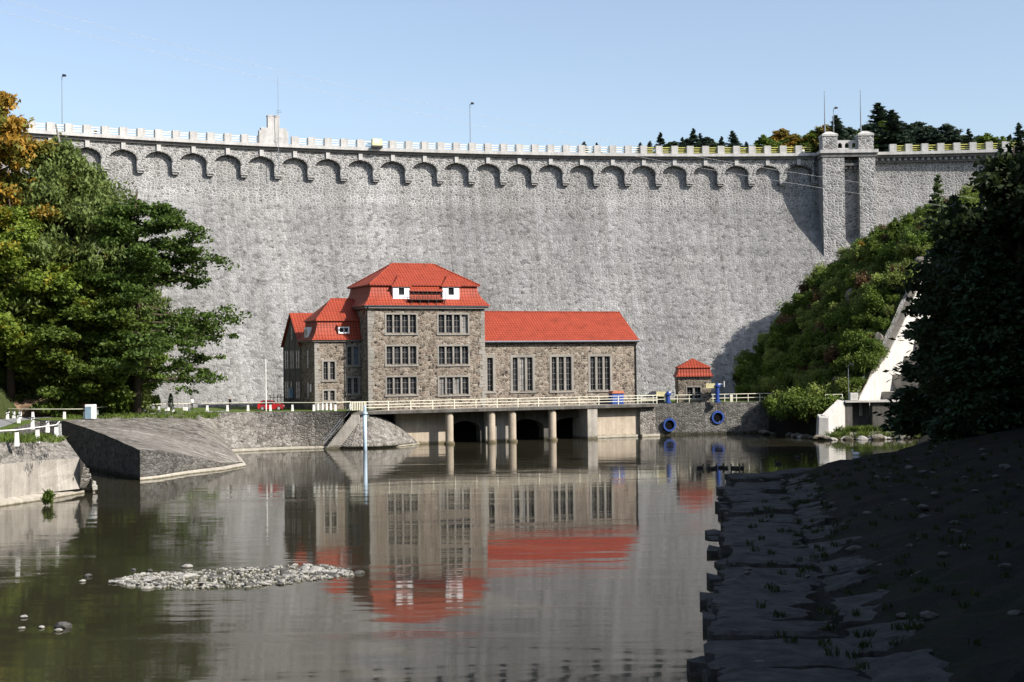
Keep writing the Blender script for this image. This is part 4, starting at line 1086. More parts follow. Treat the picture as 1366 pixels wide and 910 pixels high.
MB().box(-.1, .75, -.2, .2, .75, 1.25).build('case', 'white_paint', tt); MB().box(.1, .2, -.05, .05, 0, .75).build('leg', 'white_paint', tt)
q = p0.lerp(p1, .63); tt = thing('gate_post', 'square cream gate post in the terrace railing', 'post', q + Vector((0, -.1, 0))); MB().box(-.2, .2, -.1, .1, 0, 1.1).build('shaft', 'cream_rail', tt); MB().box(-.24, .24, -.13, .13, 1.1, 1.2).build('cap', 'white_paint', tt)

# ------------------------------------------------------------------ spillway
SP = Vector((47.7, 196.0, 0)); SD = Vector((math.sqrt(.5), math.sqrt(.5), 0)); SN = Vector((SD.y, -SD.x, 0))
spw = thing('spillway', 'white concrete cascade spillway wall climbing the right hillside', 'spillway', SP)
def spt(k, n, z): return SP + SD * (k * math.sqrt(2)) + SN * n + Vector((0, 0, z))
def sp_part(g, name, mat, **k): g.v = [(x - SP.x, y - SP.y, z - SP.z) for x, y, z in g.v]; return g.build(name, mat, spw, **k)
tops = [(0, 5.3)] + [(((ray(px, py)[0] * 196 - 47.7) / (1 - ray(px, py)[0])), None) for px, py in ()]
for px, py in ((1160, 505), (1180, 481), (1193, 457), (1205, 431), (1220, 396), (1235, 362), (1256, 325)):
    r = ray(px, py); k = (47.7 - r[0] * 196) / (r[0] - 1); tops.append((k, HC + r[2] * (196 + k)))
g = MB(); rows = [[spt(k, 0, z), spt(k, 0, 3.0)] for k, z in tops]; g.grid(rows); sp_part(g, 'side_wall', 'concrete_white')
g = MB(); rows = [[spt(k, .02, z), spt(k, .02, z + .25), spt(k, -1.1, z + .25), spt(k, -1.1, z - 3)] for k, z in tops]; g.grid(rows); sp_part(g, 'wall_coping', 'concrete')
# stepped cascade floor
for i in range(9):
    k = 4.2 + i * 2.2; z = 6.2 + i * 2.4
    g = MB(); q = [spt(k, .02, 0), spt(k + 12, .02, 0), spt(k + 12, 14, 0), spt(k, 14, 0)]
    g.prism([(p.x, p.y) for p in q][::-1], 2, z); sp_part(g, 'cascade_step', 'concrete')
# front structure: apron, dark chamber, wing walls
fy = 193.4
def fx(px): return ray(px, 560)[0] * fy
g = MB(); g.box(fx(1131), fx(1260), fy + 1.2, fy + 4, 4.9, 5.15); sp_part(g, 'apron_slab', 'concrete_white')
g = MB(); g.box(fx(1131), fx(1141), fy + 1.6, fy + 3, .2, 4.88); sp_part(g, 'chamber_wall', 'concrete_dark')
g = MB(); g.box(fx(1168), fx(1260), fy + 1.6, fy + 3, .2, 4.88); sp_part(g, 'chamber_wall', 'concrete_dark')
g = MB(); g.box(fx(1141), fx(1168), fy + 3.2, fy + 3.6, .2, 4.88); sp_part(g, 'chamber_back', 'concrete_dark')
g = MB(); g.box(fx(1105), fx(1225), fy - .2, fy + 1.1, .2, .95); sp_part(g, 'sill_slab', 'concrete')
pA, pB = Vector((fx(1131), fy + 1.6, 0)), Vector((fx(1104), fy - .8, 0))
g = MB(); g.add([(pA.x, pA.y, .1), (pB.x, pB.y, .1), (pB.x, pB.y, 3.1), (pA.x, pA.y, 5.1), (pA.x - .9, pA.y + .4, .1), (pB.x - .9, pB.y + .4, .1), (pB.x - .9, pB.y + .4, 3.3), (pA.x - .9, pA.y + .4, 5.3)],
    [(0, 3, 2, 1), (4, 5, 6, 7), (3, 7, 6, 2), (0, 4, 7, 3), (1, 2, 6, 5)]); sp_part(g, 'wing_wall', 'concrete_white')
g = MB(); x0, x1 = fx(1087), fx(1104); g.add([(x0, fy - 1.2, -2), (x1, fy - 1.5, -2), (x1, fy + .4, -2), (x0, fy + .4, -2), (x0 + .35, fy - .9, 3.0), (x1 - .1, fy - 1.2, 3.0), (x1 - .1, fy + .3, 3.4), (x0 + .35, fy + .3, 3.4)], [(0, 1, 5, 4), (1, 2, 6, 5), (2, 3, 7, 6), (3, 0, 4, 7), (4, 5, 6, 7)]); sp_part(g, 'wing_pier', 'concrete_white', bevel=.08)
g = MB(); c = Vector((fx(1143), fy + 1.9, 5.15)); g.box(c.x - .5, c.x + .6, c.y - .4, c.y + .5, 5.152, 6.2); sp_part(g, 'pedestal', 'concrete_white', bevel=.06)
pole('lamp_post', 'thin lamp post beside the spillway pedestal', 'lamp post', (fx(1140), fy + 3.2, 5.1), 4.9, .06, .04, 'grey_metal', 'lamp')
q = Vector((fx(1108), fy + 3.0, 5.0)); railing('railing', 'short cream railing beside the spillway lamp post', [q, Vector((fx(1131), fy + 3.0, 5.0))], 1.0, 2, 'cream_rail', 1.2, q)

# ------------------------------------------------------------------ rocks
def rock_mesh(seed, sub=2, flat=.7):
    rnd = np.random.RandomState(seed)
    import bmesh
    bm = bmesh.new(); bmesh.ops.create_icosphere(bm, subdivisions=sub, radius=1)
    ks = rnd.randn(7, 3); ks /= np.linalg.norm(ks, axis=1)[:, None]; cut = rnd.uniform(.55, .85, 7)
    for v in bm.verts:
        c = np.array(v.co)
        for k, d in zip(ks, cut):
            e = c @ k
            if e > d: c = c - k * (e - d) * .95
        c *= 1 + .06 * rnd.randn()
        v.co = Vector(c) * 1.0; v.co.z *= flat
    me = bpy.data.meshes.new('stone'); bm.to_mesh(me); bm.free(); auto_uv(me); return me
ROCKS = []
for mname in ('pebble', 'pebble_dark', 'rock'):
    for s in range(5):
        me = rock_mesh(s + 10 * len(ROCKS), 2 if s < 4 else 1); me.materials.append(M[mname]); ROCKS.append(me)
random.seed(12)
# gravel bar: 260 stones
c0 = atz(300, 772, 0)
bar = thing('gravel_bar', 'low bar of pale loose stones breaking the water surface', 'gravel bar', c0)
outline = [(143, 778, 776), (180, 767, 785), (230, 764, 787), (290, 760, 786), (350, 757, 783), (400, 754, 777), (440, 755, 772), (470, 764, 768)]
for i in range(270):
    px = 145 + 320 * random.random() ** .95
    ya = interp(px, [q[0] for q in outline], [q[1] for q in outline]); yb = interp(px, [q[0] for q in outline], [q[2] for q in outline])
    py = random.uniform(ya, yb); f = 1 - abs((py - ya) / max(.1, yb - ya) - .5) * 2
    p = atz(px, py, 0); s = .09 + .2 * random.random() ** 1.8 + (.14 if random.random() < .08 else 0)
    dark = random.random() < .36
    o = link('stone', ROCKS[random.randrange(4) + (5 if dark else 0)], bar, p - c0 + Vector((0, 0, .0 + .06 * f * random.random())), random.uniform(0, 6.28), (s * random.uniform(.9, 1.9), s * random.uniform(.7, 1.3), s * random.uniform(.35, .8)))
    o.rotation_euler = (random.uniform(-.3, .3), random.uniform(-.3, .3), random.uniform(0, 6.28))
tri = [(.5, 0, -.2), (-.4, .5, -.2), (-.45, -.4, -.2), (.05, .1, .45)]
g = MB()
for i in range(900):
    px = 145 + 325 * random.random(); ya = interp(px, [q[0] for q in outline], [q[1] for q in outline]); yb = interp(px, [q[0] for q in outline], [q[2] for q in outline])
    p = atz(px, random.uniform(ya, yb), 0) - c0; s_ = random.uniform(.08, .2); a_ = random.uniform(0, 6.28); ca, sa = math.cos(a_), math.sin(a_); wx = random.uniform(.8, 1.7)
    g.add([(p.x + s_ * (x * wx * ca - y * sa), p.y + s_ * (x * wx * sa + y * ca), .04 + s_ * z * random.uniform(.7, 1.1)) for x, y, z in [(.6, .1, -.4), (.1, .6, -.4), (-.55, .3, -.4), (-.4, -.5, -.4), (.35, -.5, -.4), (.3, .15, .35), (-.2, .3, .4), (-.15, -.3, .3)]], [(0, 1, 6, 5), (1, 2, 6), (2, 3, 7, 6), (3, 4, 7), (4, 0, 5, 7), (5, 6, 7)])
o = g.build('gravel', 'pebble', bar); o['kind'] = 'stuff'
lone = [(248, 757, .3, 0, 'pale stone just behind the gravel bar'), (118, 769, .22, 1, 'dark pointed stone left of the gravel bar'), (110, 776, .14, 0, 'small pale stone farthest left of the gravel bar'), (178, 761, .14, 1, 'small dark stone behind the left end of the gravel bar'),
        (200, 762, .16, 1, 'dark wet stone above the left half of the gravel bar'), (31, 824, .16, 0, 'pale stone alone near the left edge of the water'), (29, 839, .13, 0, 'lower of two small pale stones by the left edge'), (56, 838, .13, 0, 'small pale stone left of the dark flat rock'),
        (84, 837, .34, 1, 'dark flat rock in the water at the lower left'), (78, 842, .16, 0, 'pale stone touching the dark flat rock'), (478, 765, .26, 1, 'dark stone off the right tip of the gravel bar'), (463, 761, .2, 1, 'dark stone second from the right tip of the gravel bar')]
for px, py, s, k, lb_ in lone:
    p = atz(px, py, 0); o = link('river_stone', ROCKS[(5 if k else 0) + (px % 4)], None, p + Vector((0, 0, .04)), px, (s * 1.4, s, s * .8)); tag(o, lb_, 'stone', 'single stones in the river')
# shore rocks below the spillway and terrace
for i in range(46):
    px = random.uniform(1010, 1215); d = 193 if px > 1085 else interp(px, [1010, 1085], [211, 195]); x = ray(px, 560)[0] * d
    s = random.uniform(.3, .9) if px > 1075 else random.uniform(.3, .7)
    o = link('shore_rock', ROCKS[10 + i % 5] if i % 3 else ROCKS[i % 4], None, (x, d - random.uniform(.4, 2.4), random.uniform(0, .3)), random.uniform(0, 6), (s * 1.3, s, s * .9)); tag(o, 'rough boulder at the waterline below the spillway and hillside', 'boulder', 'boulders at the foot of the spillway')
for px, py, s, lb_ in ((1088, 405, 1.9, 'large rounded boulder high on the bushy hillside near the dam'), (1141, 398, 2.0, 'tall grey crag in the middle of the bushy hillside'), (1158, 400, 1.7, 'grey crag right of the tall one on the bushy hillside'), (1170, 455, 1.2, 'grey rock on the hillside close to the spillway wall'), (1118, 512, 1.3, 'grey rock low on the bushy hillside'), (1228, 352, 1.2, 'pale rock outcrop above the spillway wall')):
    best = None
    for y in np.arange(197, 229, .5):
        p = atd(px, py, float(y)); dz = abs(p.z - slope_right(p.x, p.y))
        if best is None or dz < best[0]: best = (dz, p)
    p = best[1]; o = link('hillside_rock', ROCKS[10 + px % 4], None, (p.x, p.y - .5, p.z + .2), px, (s * .9, s * .8, s * 1.25)); tag(o, lb_, 'boulder')
for i, (px, py, s, lb_) in enumerate(((30, 535, 2.0, 'leftmost brown boulder under the left trees'), (58, 528, 2.6, 'tall brown crag above the fence corner'), (82, 530, 2.4, 'brown crag right of the tall one under the trees'), (103, 536, 1.6, 'rightmost small brown boulder under the left trees'), (8, 530, 1.8, 'brown boulder at the left edge under the trees'))):
    p = atd(px, py, 176); o = link('crag', ROCKS[10 + i % 4].copy(), None, (p.x, p.y + 2, ZG + .8), i * 1.3, (s * 1.2, s, s * 1.2)); o.data.materials[0] = M['rock_brown']; tag(o, lb_, 'crag')

# ------------------------------------------------------------------ right quay of broken concrete slabs
quay = thing('quay', 'broken concrete slab quay in deep shade along the right bank', 'quay', (SH[2][0], SH[2][1], 0))
QL = quay.location
random.seed(21)
def qx(y): return float(np.interp(y, [p[1] for p in SH], [p[0] for p in SH]))
def slab(x0, x1, y, L, wd, z, tl, back_rise=0.0):
    n = 9; sd = random.uniform(0, 99); ed = [[random.uniform(-.22, .22) for _ in range(n + 1)] for _ in range(4)]; g = MB(); top = []
    for i in range(n + 1):
        fi = i / n; row = []
        for j in range(n + 1):
            fj = j / n
            X = x0 + (x1 - x0) * fi + wd * fj + ed[0][i] * (1 - fj) + 2.2 * ed[1][i] * fj; Y = y + L * fi + ed[2][j] * .5 * (1 - fi) + ed[3][j] * .5 * fi
            e = min(fi, 1 - fi, fj, 1 - fj)
            row.append((X - QL.x, Y - QL.y, z + tl * (fj - .5) * 2 + back_rise * fj + .07 * vnoise(X, Y, 1.7, sd) + .035 * vnoise(X, Y, 5, sd + 2) - (.1 if e < .01 else 0)))
        top.append(row)
    g.grid([r[::-1] for r in top])
    rim = [top[0][j] for j in range(n + 1)] + [top[i][n] for i in range(1, n + 1)] + [top[n][j] for j in range(n - 1, -1, -1)] + [top[i][0] for i in range(n - 1, 0, -1)]
    th = random.uniform(.4, .65)
    low = [(p[0] + random.uniform(-.06, .1), p[1] + random.uniform(-.05, .05), p[2] - th) for p in rim]
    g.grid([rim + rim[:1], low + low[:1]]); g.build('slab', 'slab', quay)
y = 44.0; i = 0
while y < 126:
    L = random.uniform(2.2, 5.2) * (0.8 + y / 160)
    gap = random.choice([.12, .3, .45, .8, 1.3]) if y > 47 else .1
    wd = random.uniform(2.6, 5.4); off = random.uniform(-.45, .25); z = .72 + random.uniform(-.14, .2); tl = random.uniform(-.14, .1)
    x0, x1 = qx(y) + off, qx(y + L) + off
    slab(x0, x1, y, L, wd, z, tl)
    # block under the edge
    for kk in range(max(1, int(L / 1.6))):
        bx = x0 - .25 + random.uniform(-.2, .25); by = y + kk * 1.6 + .2; h = random.uniform(.25, .55)
        g = MB(); jv = lambda: random.uniform(-.14, .14)
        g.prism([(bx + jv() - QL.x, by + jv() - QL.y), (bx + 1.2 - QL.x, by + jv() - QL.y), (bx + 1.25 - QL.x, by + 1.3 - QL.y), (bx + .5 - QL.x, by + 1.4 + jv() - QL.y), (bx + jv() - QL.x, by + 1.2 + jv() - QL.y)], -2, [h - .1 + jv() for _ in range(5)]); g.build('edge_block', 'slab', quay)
    y += L + gap; i += 1
# second row of sunken slabs inland
y = 42.0
while y < 120:
    L = random.uniform(3, 7); x0, x1 = qx(y) + 4.6, qx(y + L) + 4.6; wd = random.uniform(1.8, 3.6); z = .86
    slab(x0, x1, y, L, wd, z - .12, 0, .45)
    y += L + random.uniform(.2, 2.5)
for i in range(190):
    y = random.uniform(46, 120); x = qx(y) + (random.uniform(.3, 9) if i < 70 else random.uniform(5, 20)); s = random.uniform(.06, .24) if i < 165 else random.uniform(.22, .36)
    link('rubble_stone', ROCKS[5 + i % 5], quay, (x - QL.x, y - QL.y, .72 + max(0, x - qx(y) - 5.5) * .25), i, (s * 1.5, s, s * .8))

# ------------------------------------------------------------------ left bank furniture
def posts_fence(name, label, pts, railz, mat_rail, zb=ZG, hp=.85, w=.16, cap='black_metal', base=None, group=None):
    """white posts; pts are where posts stand; a rail runs along their tops"""
    b = Vector((*pts[0][:2], zb)); t = thing(name, label, 'fence', b, 0, group)
    g = MB(); g.add([(-w, -w, -.3), (w, -w, -.3), (w, w, -.3), (-w, w, -.3), (-w * .75, -w * .75, hp), (w * .75, -w * .75, hp), (w * .75, w * .75, hp), (-w * .75, w * .75, hp)], [(0, 1, 5, 4), (1, 2, 6, 5), (2, 3, 7, 6), (3, 0, 4, 7), (4, 5, 6, 7)])
    pm = g.mesh('post', 'white_paint'); cm = MB().box(-w * .82, w * .82, -w * .82, w * .82, hp + .002, hp + .1).mesh('post_cap', cap)
    for p in pts: o = link('post', pm, t, Vector((*p[:2], zb)) - b); link('post_cap', cm, o)
    for a, c in zip(pts, pts[1:]):
        g = MB(); g.tube([Vector((*a[:2], railz)) - b + Vector((0, 0, zb)) - Vector((0, 0, zb)) + Vector((0, 0, 0)), Vector((*c[:2], railz)) - b], .055, 6); g.build('rail', mat_rail, t)
    return t
# near rail along the river wall
P = [Vector((-43.9, 88, 0)), Vector((-43.0, 99, 0)), atz(-25, 593.5, ZG), atz(22.5, 590.5, ZG), atz(50, 586.5, ZG), atz(75, 582.5, ZG), atz(79.5, 577, ZG)]
posts_fence('fence', 'white post fence with single rail on the near river wall at left', P, ZG + 1.02, 'white_paint')
P = [atz(79.5, 577, ZG), atz(63.5, 573, ZG), atz(43.5, 569, ZG), atz(25, 564.5, ZG), atz(10, 559.5, ZG)]
posts_fence('fence', 'white posts beside the culvert path behind the near fence', P, ZG + .75, 'black_metal')
P = [Vector((ray(px_, 560)[0] * d_, d_, ZG)) for px_, d_ in ((11, 173), (18.5, 172), (27, 171), (44, 169.5), (86, 168), (113, 167.5))]
posts_fence('fence', 'white post fence curving round the path corner', P, ZG + 1.15, 'cream_rail')
q = atz(121, 559, ZG); t = thing('utility_box', 'pale blue and white concrete box beside the fence corner', 'box', q)
MB().box(-.55, .55, -.5, .5, 0, 1.7).build('case', 'white_paint', t, bevel=.05); MB().box(-.57, -.551, -.4, .4, .1, 1.5).build('door_panel', 'box_blue', t)
MB().box(-.5, .2, -.53, -.501, .05, 1.45).build('door_panel', 'box_blue', t)
P = [atz(128, 556, ZG), atz(152, 552.5, ZG), atz(182, 552, ZG), atz(195, 551, ZG), atz(211, 550.5, ZG), atz(230, 550, ZG), atz(251, 549.6, ZG), atz(275.5, 549.3, ZG), atz(302.5, 549, ZG), atz(330, 548.8, ZG), atz(360, 548.6, ZG), atz(389.5, 548.6, ZG), atz(418, 548.6, ZG), atz(447, 548.3, ZG), atz(467, 547.5, ZG)]
P = [p + Vector((0, .5, 0)) for p in P]
posts_fence('fence', 'long white post fence with cream rail along the grassy river bank', P, ZG + 1.1, 'cream_rail')
for i, px in enumerate((424, 430, 435.5, 441)):
    q = atd(px, 545, 189.5); t = thing('bollard', f'{ORD[i]} from left of four short white bollards before the left wing', 'bollard', (q.x, q.y, ZG), 0, 'white bollards by the left wing')
    MB().lathe([(.16, 0), (.13, .9)], 8).build('shaft', 'white_paint', t); MB().lathe([(.14, .9), (.14, .98), (.05, 1.05)], 8).build('cap', 'grey_metal', t)
# planters with clipped conifers
def cone_bush(seed, h, r):
    rs = np.random.RandomState(seed); n = 500
    z = rs.rand(n) ** .8 * h; rad = r * np.sqrt(np.clip(1 - (z / h) ** 1.6, 0, 1)) * rs.uniform(.75, 1.05, n); a = rs.rand(n) * 6.283
    c = np.stack([rad * np.cos(a), rad * np.sin(a), z], 1); return leaf_quads(c, np.full(n, .14), rs, up=.3)
def leaf_quads(c, size, rs, up=0.0, aspect=1.6, axis=None):
    n = len(c); d = rs.randn(n, 3); d[:, 2] += up; d /= np.linalg.norm(d, axis=1)[:, None]
    if axis is not None: t = axis + .35 * rs.randn(n, 3)
    else: t = rs.randn(n, 3)
    t -= d * (t * d).sum(1)[:, None]; t /= np.linalg.norm(t, axis=1)[:, None] + 1e-9; b = np.cross(d, t)
    hs = size[:, None]
    v = np.stack([c - t * hs * aspect * .5, c + b * hs * .5 + d * hs * .08, c + t * hs * aspect * .5, c - b * hs * .5 + d * hs * .08], 1).reshape(-1, 3)
    return v, np.arange(n * 4).reshape(n, 4)
for i, (px, h) in enumerate(((141, 1.6), (179.5, 2.0), (211, 1.9), (228, 2.1))):
    q = atd(px, 548, 197); nm = ['leftmost', 'second', 'third', 'rightmost'][i]
    t = thing('clipped_conifer', f'{nm} of the small dark clipped conifers on the bank lawn', 'shrub', (q.x, q.y, ZG), 0, 'clipped conifers on the bank lawn')
    v, f = cone_bush(i, h, .38); me = np_mesh('foliage', v, f); me.materials.append(M['needle']); link('foliage', me, t, (0, 0, .25)); MB().tube([(0, 0, -.1), (0, 0, .6)], .06, 6).build('stem', 'bark', t)
for i, px in enumerate((168, 173, 178, 187, 191.5)):
    q = atd(px, 551, 191); t = thing('planter', f'{ORD[i]} from left of the white planter pots behind the headland', 'planter', (q.x, q.y, ZG), 0, 'white planter pots')
    MB().lathe([(.24, 0), (.32, .55), (.34, .8)], 10).build('pot', 'white_paint', t); MB().lathe([(.31, .78), (.2, .95), (.05, 1.0)], 8).build('plant', 'grass', t)
for i, px in enumerate((136, 223, 247)):
    q = atd(px, 549, 195); t = thing('kerb_block', f'{ORD[i]} from left of the small white blocks on the lawn', 'block', (q.x, q.y, ZG), 0, 'small white blocks on the lawn'); MB().box(-.3, .3, -.25, .25, -.1, .45).build('block_body', 'white_paint', t, bevel=.04)
q = atd(170, 548, 194); t = thing('sign', 'small brown and yellow sign on a thin pole on the lawn', 'sign', (q.x, q.y, ZG))
MB().tube([(0, 0, 0), (0, 0, 2.6)], .05, 6).build('pole', 'grey_metal', t); MB().box(-.22, .22, -.06, -.03, 2.0, 2.65).build('panel', 'sign_yellow', t); MB().box(-.22, .22, -.065, -.061, 2.35, 2.62).build('panel_band', 'rock_brown', t)
q = atd(355, 547, 189); pole('flagpole', 'tall white flagpole on the lawn beside the red car', 'flagpole', (q.x, q.y, ZG), 6.6, .09, .06, 'white_paint', 'tip')
# clipped hedges / black bins by the car
# iron gate left of the gable wing
q = atd(372, 540, 200); t = thing('iron_gate', 'dark iron gate between the gabled wing and the dam', 'gate', (q.x, q.y, ZG))
for i in range(5): MB().tube([(i * .5 - 1.2, 0, 0), (i * .5 - 1.2, 0, 1.9 + .15 * (i % 2))], .05, 6).build('bar', 'black_metal', t)
for z in (.4, 1.5): MB().box(-1.25, .85, -.03, .03, z, z + .07).build('crossbar', 'black_metal', t)

# red car
q0 = atd(344.5, 548, 191.5); q1 = atd(379, 548, 191.5)
car = thing('parked_car', 'small red hatchback parked on the bank below the gabled wing', 'car', ((q0.x + q1.x) / 2, 191.5, ZG), R_(2)); cs_ = (q1.x - q0.x) / 3.75
car.scale = (cs_,) * 3
prof_ = [(-1.83, .32), (-1.86, .62), (-1.8, .92), (-1.62, 1.0), (-1.38, 1.38), (-1.1, 1.47), (-.1, 1.47), (.3, 1.36), (.85, .98), (1.55, .86), (1.8, .7), (1.88, .45), (1.84, .25), (1.55, .22), (-1.5, .22)]
g = MB(); n = len(prof_)
rings = [(-.72, .9), (-.8, 1.0), (.8, 1.0), (.72, .9)]
vs = []
for yy, sc_ in rings:
    for x, z in prof_: vs.append((x * (1 if sc_ == 1 else .97), yy * (1 if z < 1.0 else .84), z if sc_ == 1 else z * .99 + .005))
fs = [tuple(range(n - 1, -1, -1)), tuple(range(3 * n, 4 * n))]
for r in range(3):
    for i in range(n): fs.append((r * n + i, r * n + (i + 1) % n, (r + 1) * n + (i + 1) % n, (r + 1) * n + i))
g.add(vs, fs); body = g.build('body', 'car_red', car, bevel=.03)
for s in (-1, 1):
    for w3 in ([(-1.22, 1.02), (-.42, 1.02), (-.42, 1.38), (-1.05, 1.38)], [(-.34, 1.02), (.62, 1.0), (.22, 1.3), (-.05, 1.38), (-.34, 1.38)]):
        g = MB(); yb_, yt_ = s * .83, s * .715
        g.add([(x, (yb_ if z < 1.1 else yt_), z) for x, z in w3], [tuple(range(len(w3))) if s < 0 else tuple(range(len(w3)))[::-1]]); g.build('side_window', 'pane', car)
    g = MB(); g.box(-.9, -.7, s * .805 - .01, s * .805 + .01, .82, .86); g.build('door_handle', 'black_metal', car)
    MB().box(1.72, 1.86, s * .6 - .15, s * .6 + .15, .58, .72).build('headlight', 'rim', car); MB().box(-1.87, -1.78, s * .62 - .1, s * .62 + .1, .7, .95).build('tail_light', 'car_red', car)
    for x in (-1.15, 1.2):
        wh = MB().lathe([(.2, -.1), (.29, -.1), (.31, 0), (.29, .1), (.2, .1)], 16, 'y').mesh('tyre', 'rubber'); o = link('wheel', wh, car, (x, s * .72, .31)); MB().lathe([(.02, -.11), (.2, -.115), (.2, .115), (.02, .11)], 12, 'y').build('rim', 'rim', o)
MB().face((.34, -.62, 1.36), (.83, -.7, 1.0), (.83, .7, 1.0), (.34, .62, 1.36)).build('windscreen', 'pane', car); MB().box(1.82, 1.92, -.72, .72, .3, .5).build('bumper', 'rubber', car); MB().box(-1.92, -1.82, -.72, .72, .32, .52).build('bumper', 'rubber', car)

# people: one skinned body each
def person(label, loc, rz, shirt, trousers, h=1.76, walk=.12):
    J = {'pel': (0, 0, .95), 'wa': (0, 0, 1.1), 'ch': (0, .01, 1.32), 'nk': (0, 0, 1.49), 'hd': (0, -.01, 1.6), 'tp': (0, 0, 1.74),
         'sl': (.17, 0, 1.42), 'el': (.24, .02, 1.14), 'hl': (.23, -.08, .9), 'sr': (-.17, 0, 1.42), 'er': (-.25, .03, 1.15), 'hr': (-.24, -.05, .9),
         'pl': (.09, 0, .9), 'kl': (.1, -walk * .5, .5), 'al': (.1, -walk * .3, .08), 'tl': (.1, -walk * .3 - .15, .03), 'pr': (-.09, 0, .9), 'kr': (-.1, walk * .3, .5), 'ar': (-.1, walk, .09), 'tr': (-.1, walk - .14, .03)}
    rad = {'pel': (.155, .11), 'wa': (.145, .1), 'ch': (.17, .115), 'nk': (.06, .06), 'hd': (.085, .1), 'tp': (.06, .075), 'sl': (.07, .07), 'el': (.048, .048), 'hl': (.035, .03), 'sr': (.07, .07), 'er': (.048, .048), 'hr': (.035, .03),
           'pl': (.09, .09), 'kl': (.065, .065), 'al': (.045, .05), 'tl': (.045, .03), 'pr': (.09, .09), 'kr': (.065, .065), 'ar': (.045, .05), 'tr': (.045, .03)}
    E_ = ['pel-wa', 'wa-ch', 'ch-nk', 'nk-hd', 'hd-tp', 'ch-sl', 'sl-el', 'el-hl', 'ch-sr', 'sr-er', 'er-hr', 'pel-pl', 'pl-kl', 'kl-al', 'al-tl', 'pel-pr', 'pr-kr', 'kr-ar', 'ar-tr']
    ks = list(J); me = bpy.data.meshes.new('p'); me.from_pydata([J[k] for k in ks], [tuple(ks.index(q) for q in e.split('-')) for e in E_], [])
    o = bpy.data.objects.new('person', me); COL.objects.link(o)
    md = o.modifiers.new('skin', 'SKIN'); md.use_smooth_shade = True
    for k, v in zip(ks, me.skin_vertices[0].data): v.radius = rad[k]; v.use_root = (k == 'pel')
    ss = o.modifiers.new('sub', 'SUBSURF'); ss.levels = 1; ss.render_levels = 1
    dg = bpy.context.evaluated_depsgraph_get(); m2 = bpy.data.meshes.new_from_object(o.evaluated_get(dg)); o.modifiers.clear(); o.data = m2
    m2.materials.clear()
    for mm in ('skin', shirt, trousers, 'bark', 'rubber'): m2.materials.append(M[mm])
    for p in m2.polygons:
        c = p.center
        if c.z > 1.48: p.material_index = 3 if (c.z > 1.66 or (c.y > .03 and c.z > 1.55)) else 0
        elif abs(c.x) > .16 and c.z < .95: p.material_index = 0
        elif c.z < .09: p.material_index = 4
        elif c.z < .98: p.material_index = 2
        else: p.material_index = 1
    o.location = loc; o.rotation_euler = (0, 0, rz); s = h / 1.76; o.scale = (s, s, s)
    return tag(o, label, 'person')
q = atd(256, 549, 196); person('person in white shirt and dark trousers standing on the bank', (q.x, q.y, ZG), .4, 'shirt_white', 'trousers', 1.8)
q = atd(307, 549, 195); person('person in dark clothes standing on the bank left of the car', (q.x, q.y, ZG), -.8, 'coat', 'trousers', 1.8, .22)
person('person in dark top on the dam crest behind the left parapet', dam_pt(a_at(132), 2.4, 46.0), .3, 'coat', 'trousers', 1.75)
person('person with white top on the dam crest left of the turrets', dam_pt(a_at(1076), 2.6, 46.0), .6, 'shirt_white', 'trousers', 1.8)
person('person in dark coat on the dam crest among the right arches', dam_pt(a_at(1017), 2.6, 46.0), 1.6, 'coat', 'trousers', 1.75)

# ducks
def duck(label, px, py, rz, mat='feather', s=1.0):
    p = atz(px, py, 0); t = thing('duck', label, 'duck', p, rz, 'ducks on the river')
    MB().lathe([(.02, -.3), (.09, -.24), (.14, -.08), (.15, .06), (.1, .2), (.03, .27)], 10, 'x', (0, 0, .07)).build('body', mat, t, smooth=True)
    MB().tube([(.18, 0, .1), (.24, 0, .22), (.25, 0, .3)], [.06, .045, .05], 8).build('neck', mat, t, smooth=True)
    MB().lathe([(.01, -.07), (.055, -.03), (.06, .02), (.03, .07)], 8, 'x', (.27, 0, .33)).build('head', mat, t, smooth=True); MB().box(.33, .42, -.02, .02, .3, .33).build('bill', 'yellow_box', t)
    t.scale = (s * 1.25,) * 3
for i, (px, py) in enumerate(((934, 625), (945.5, 625.5), (950, 626), (954, 625), (962, 624.5), (968, 625), (978, 625), (983, 625.5), (990, 625), (1038, 619), (1083, 611), (1064, 611))):
    duck(f'{ORD[i]} from left of the dark ducks swimming before the right bank', px, py, i * 1.7)
duck('white water bird swimming near the spillway foot', 1142, 607, 2.5, 'feather_white', 1.3)

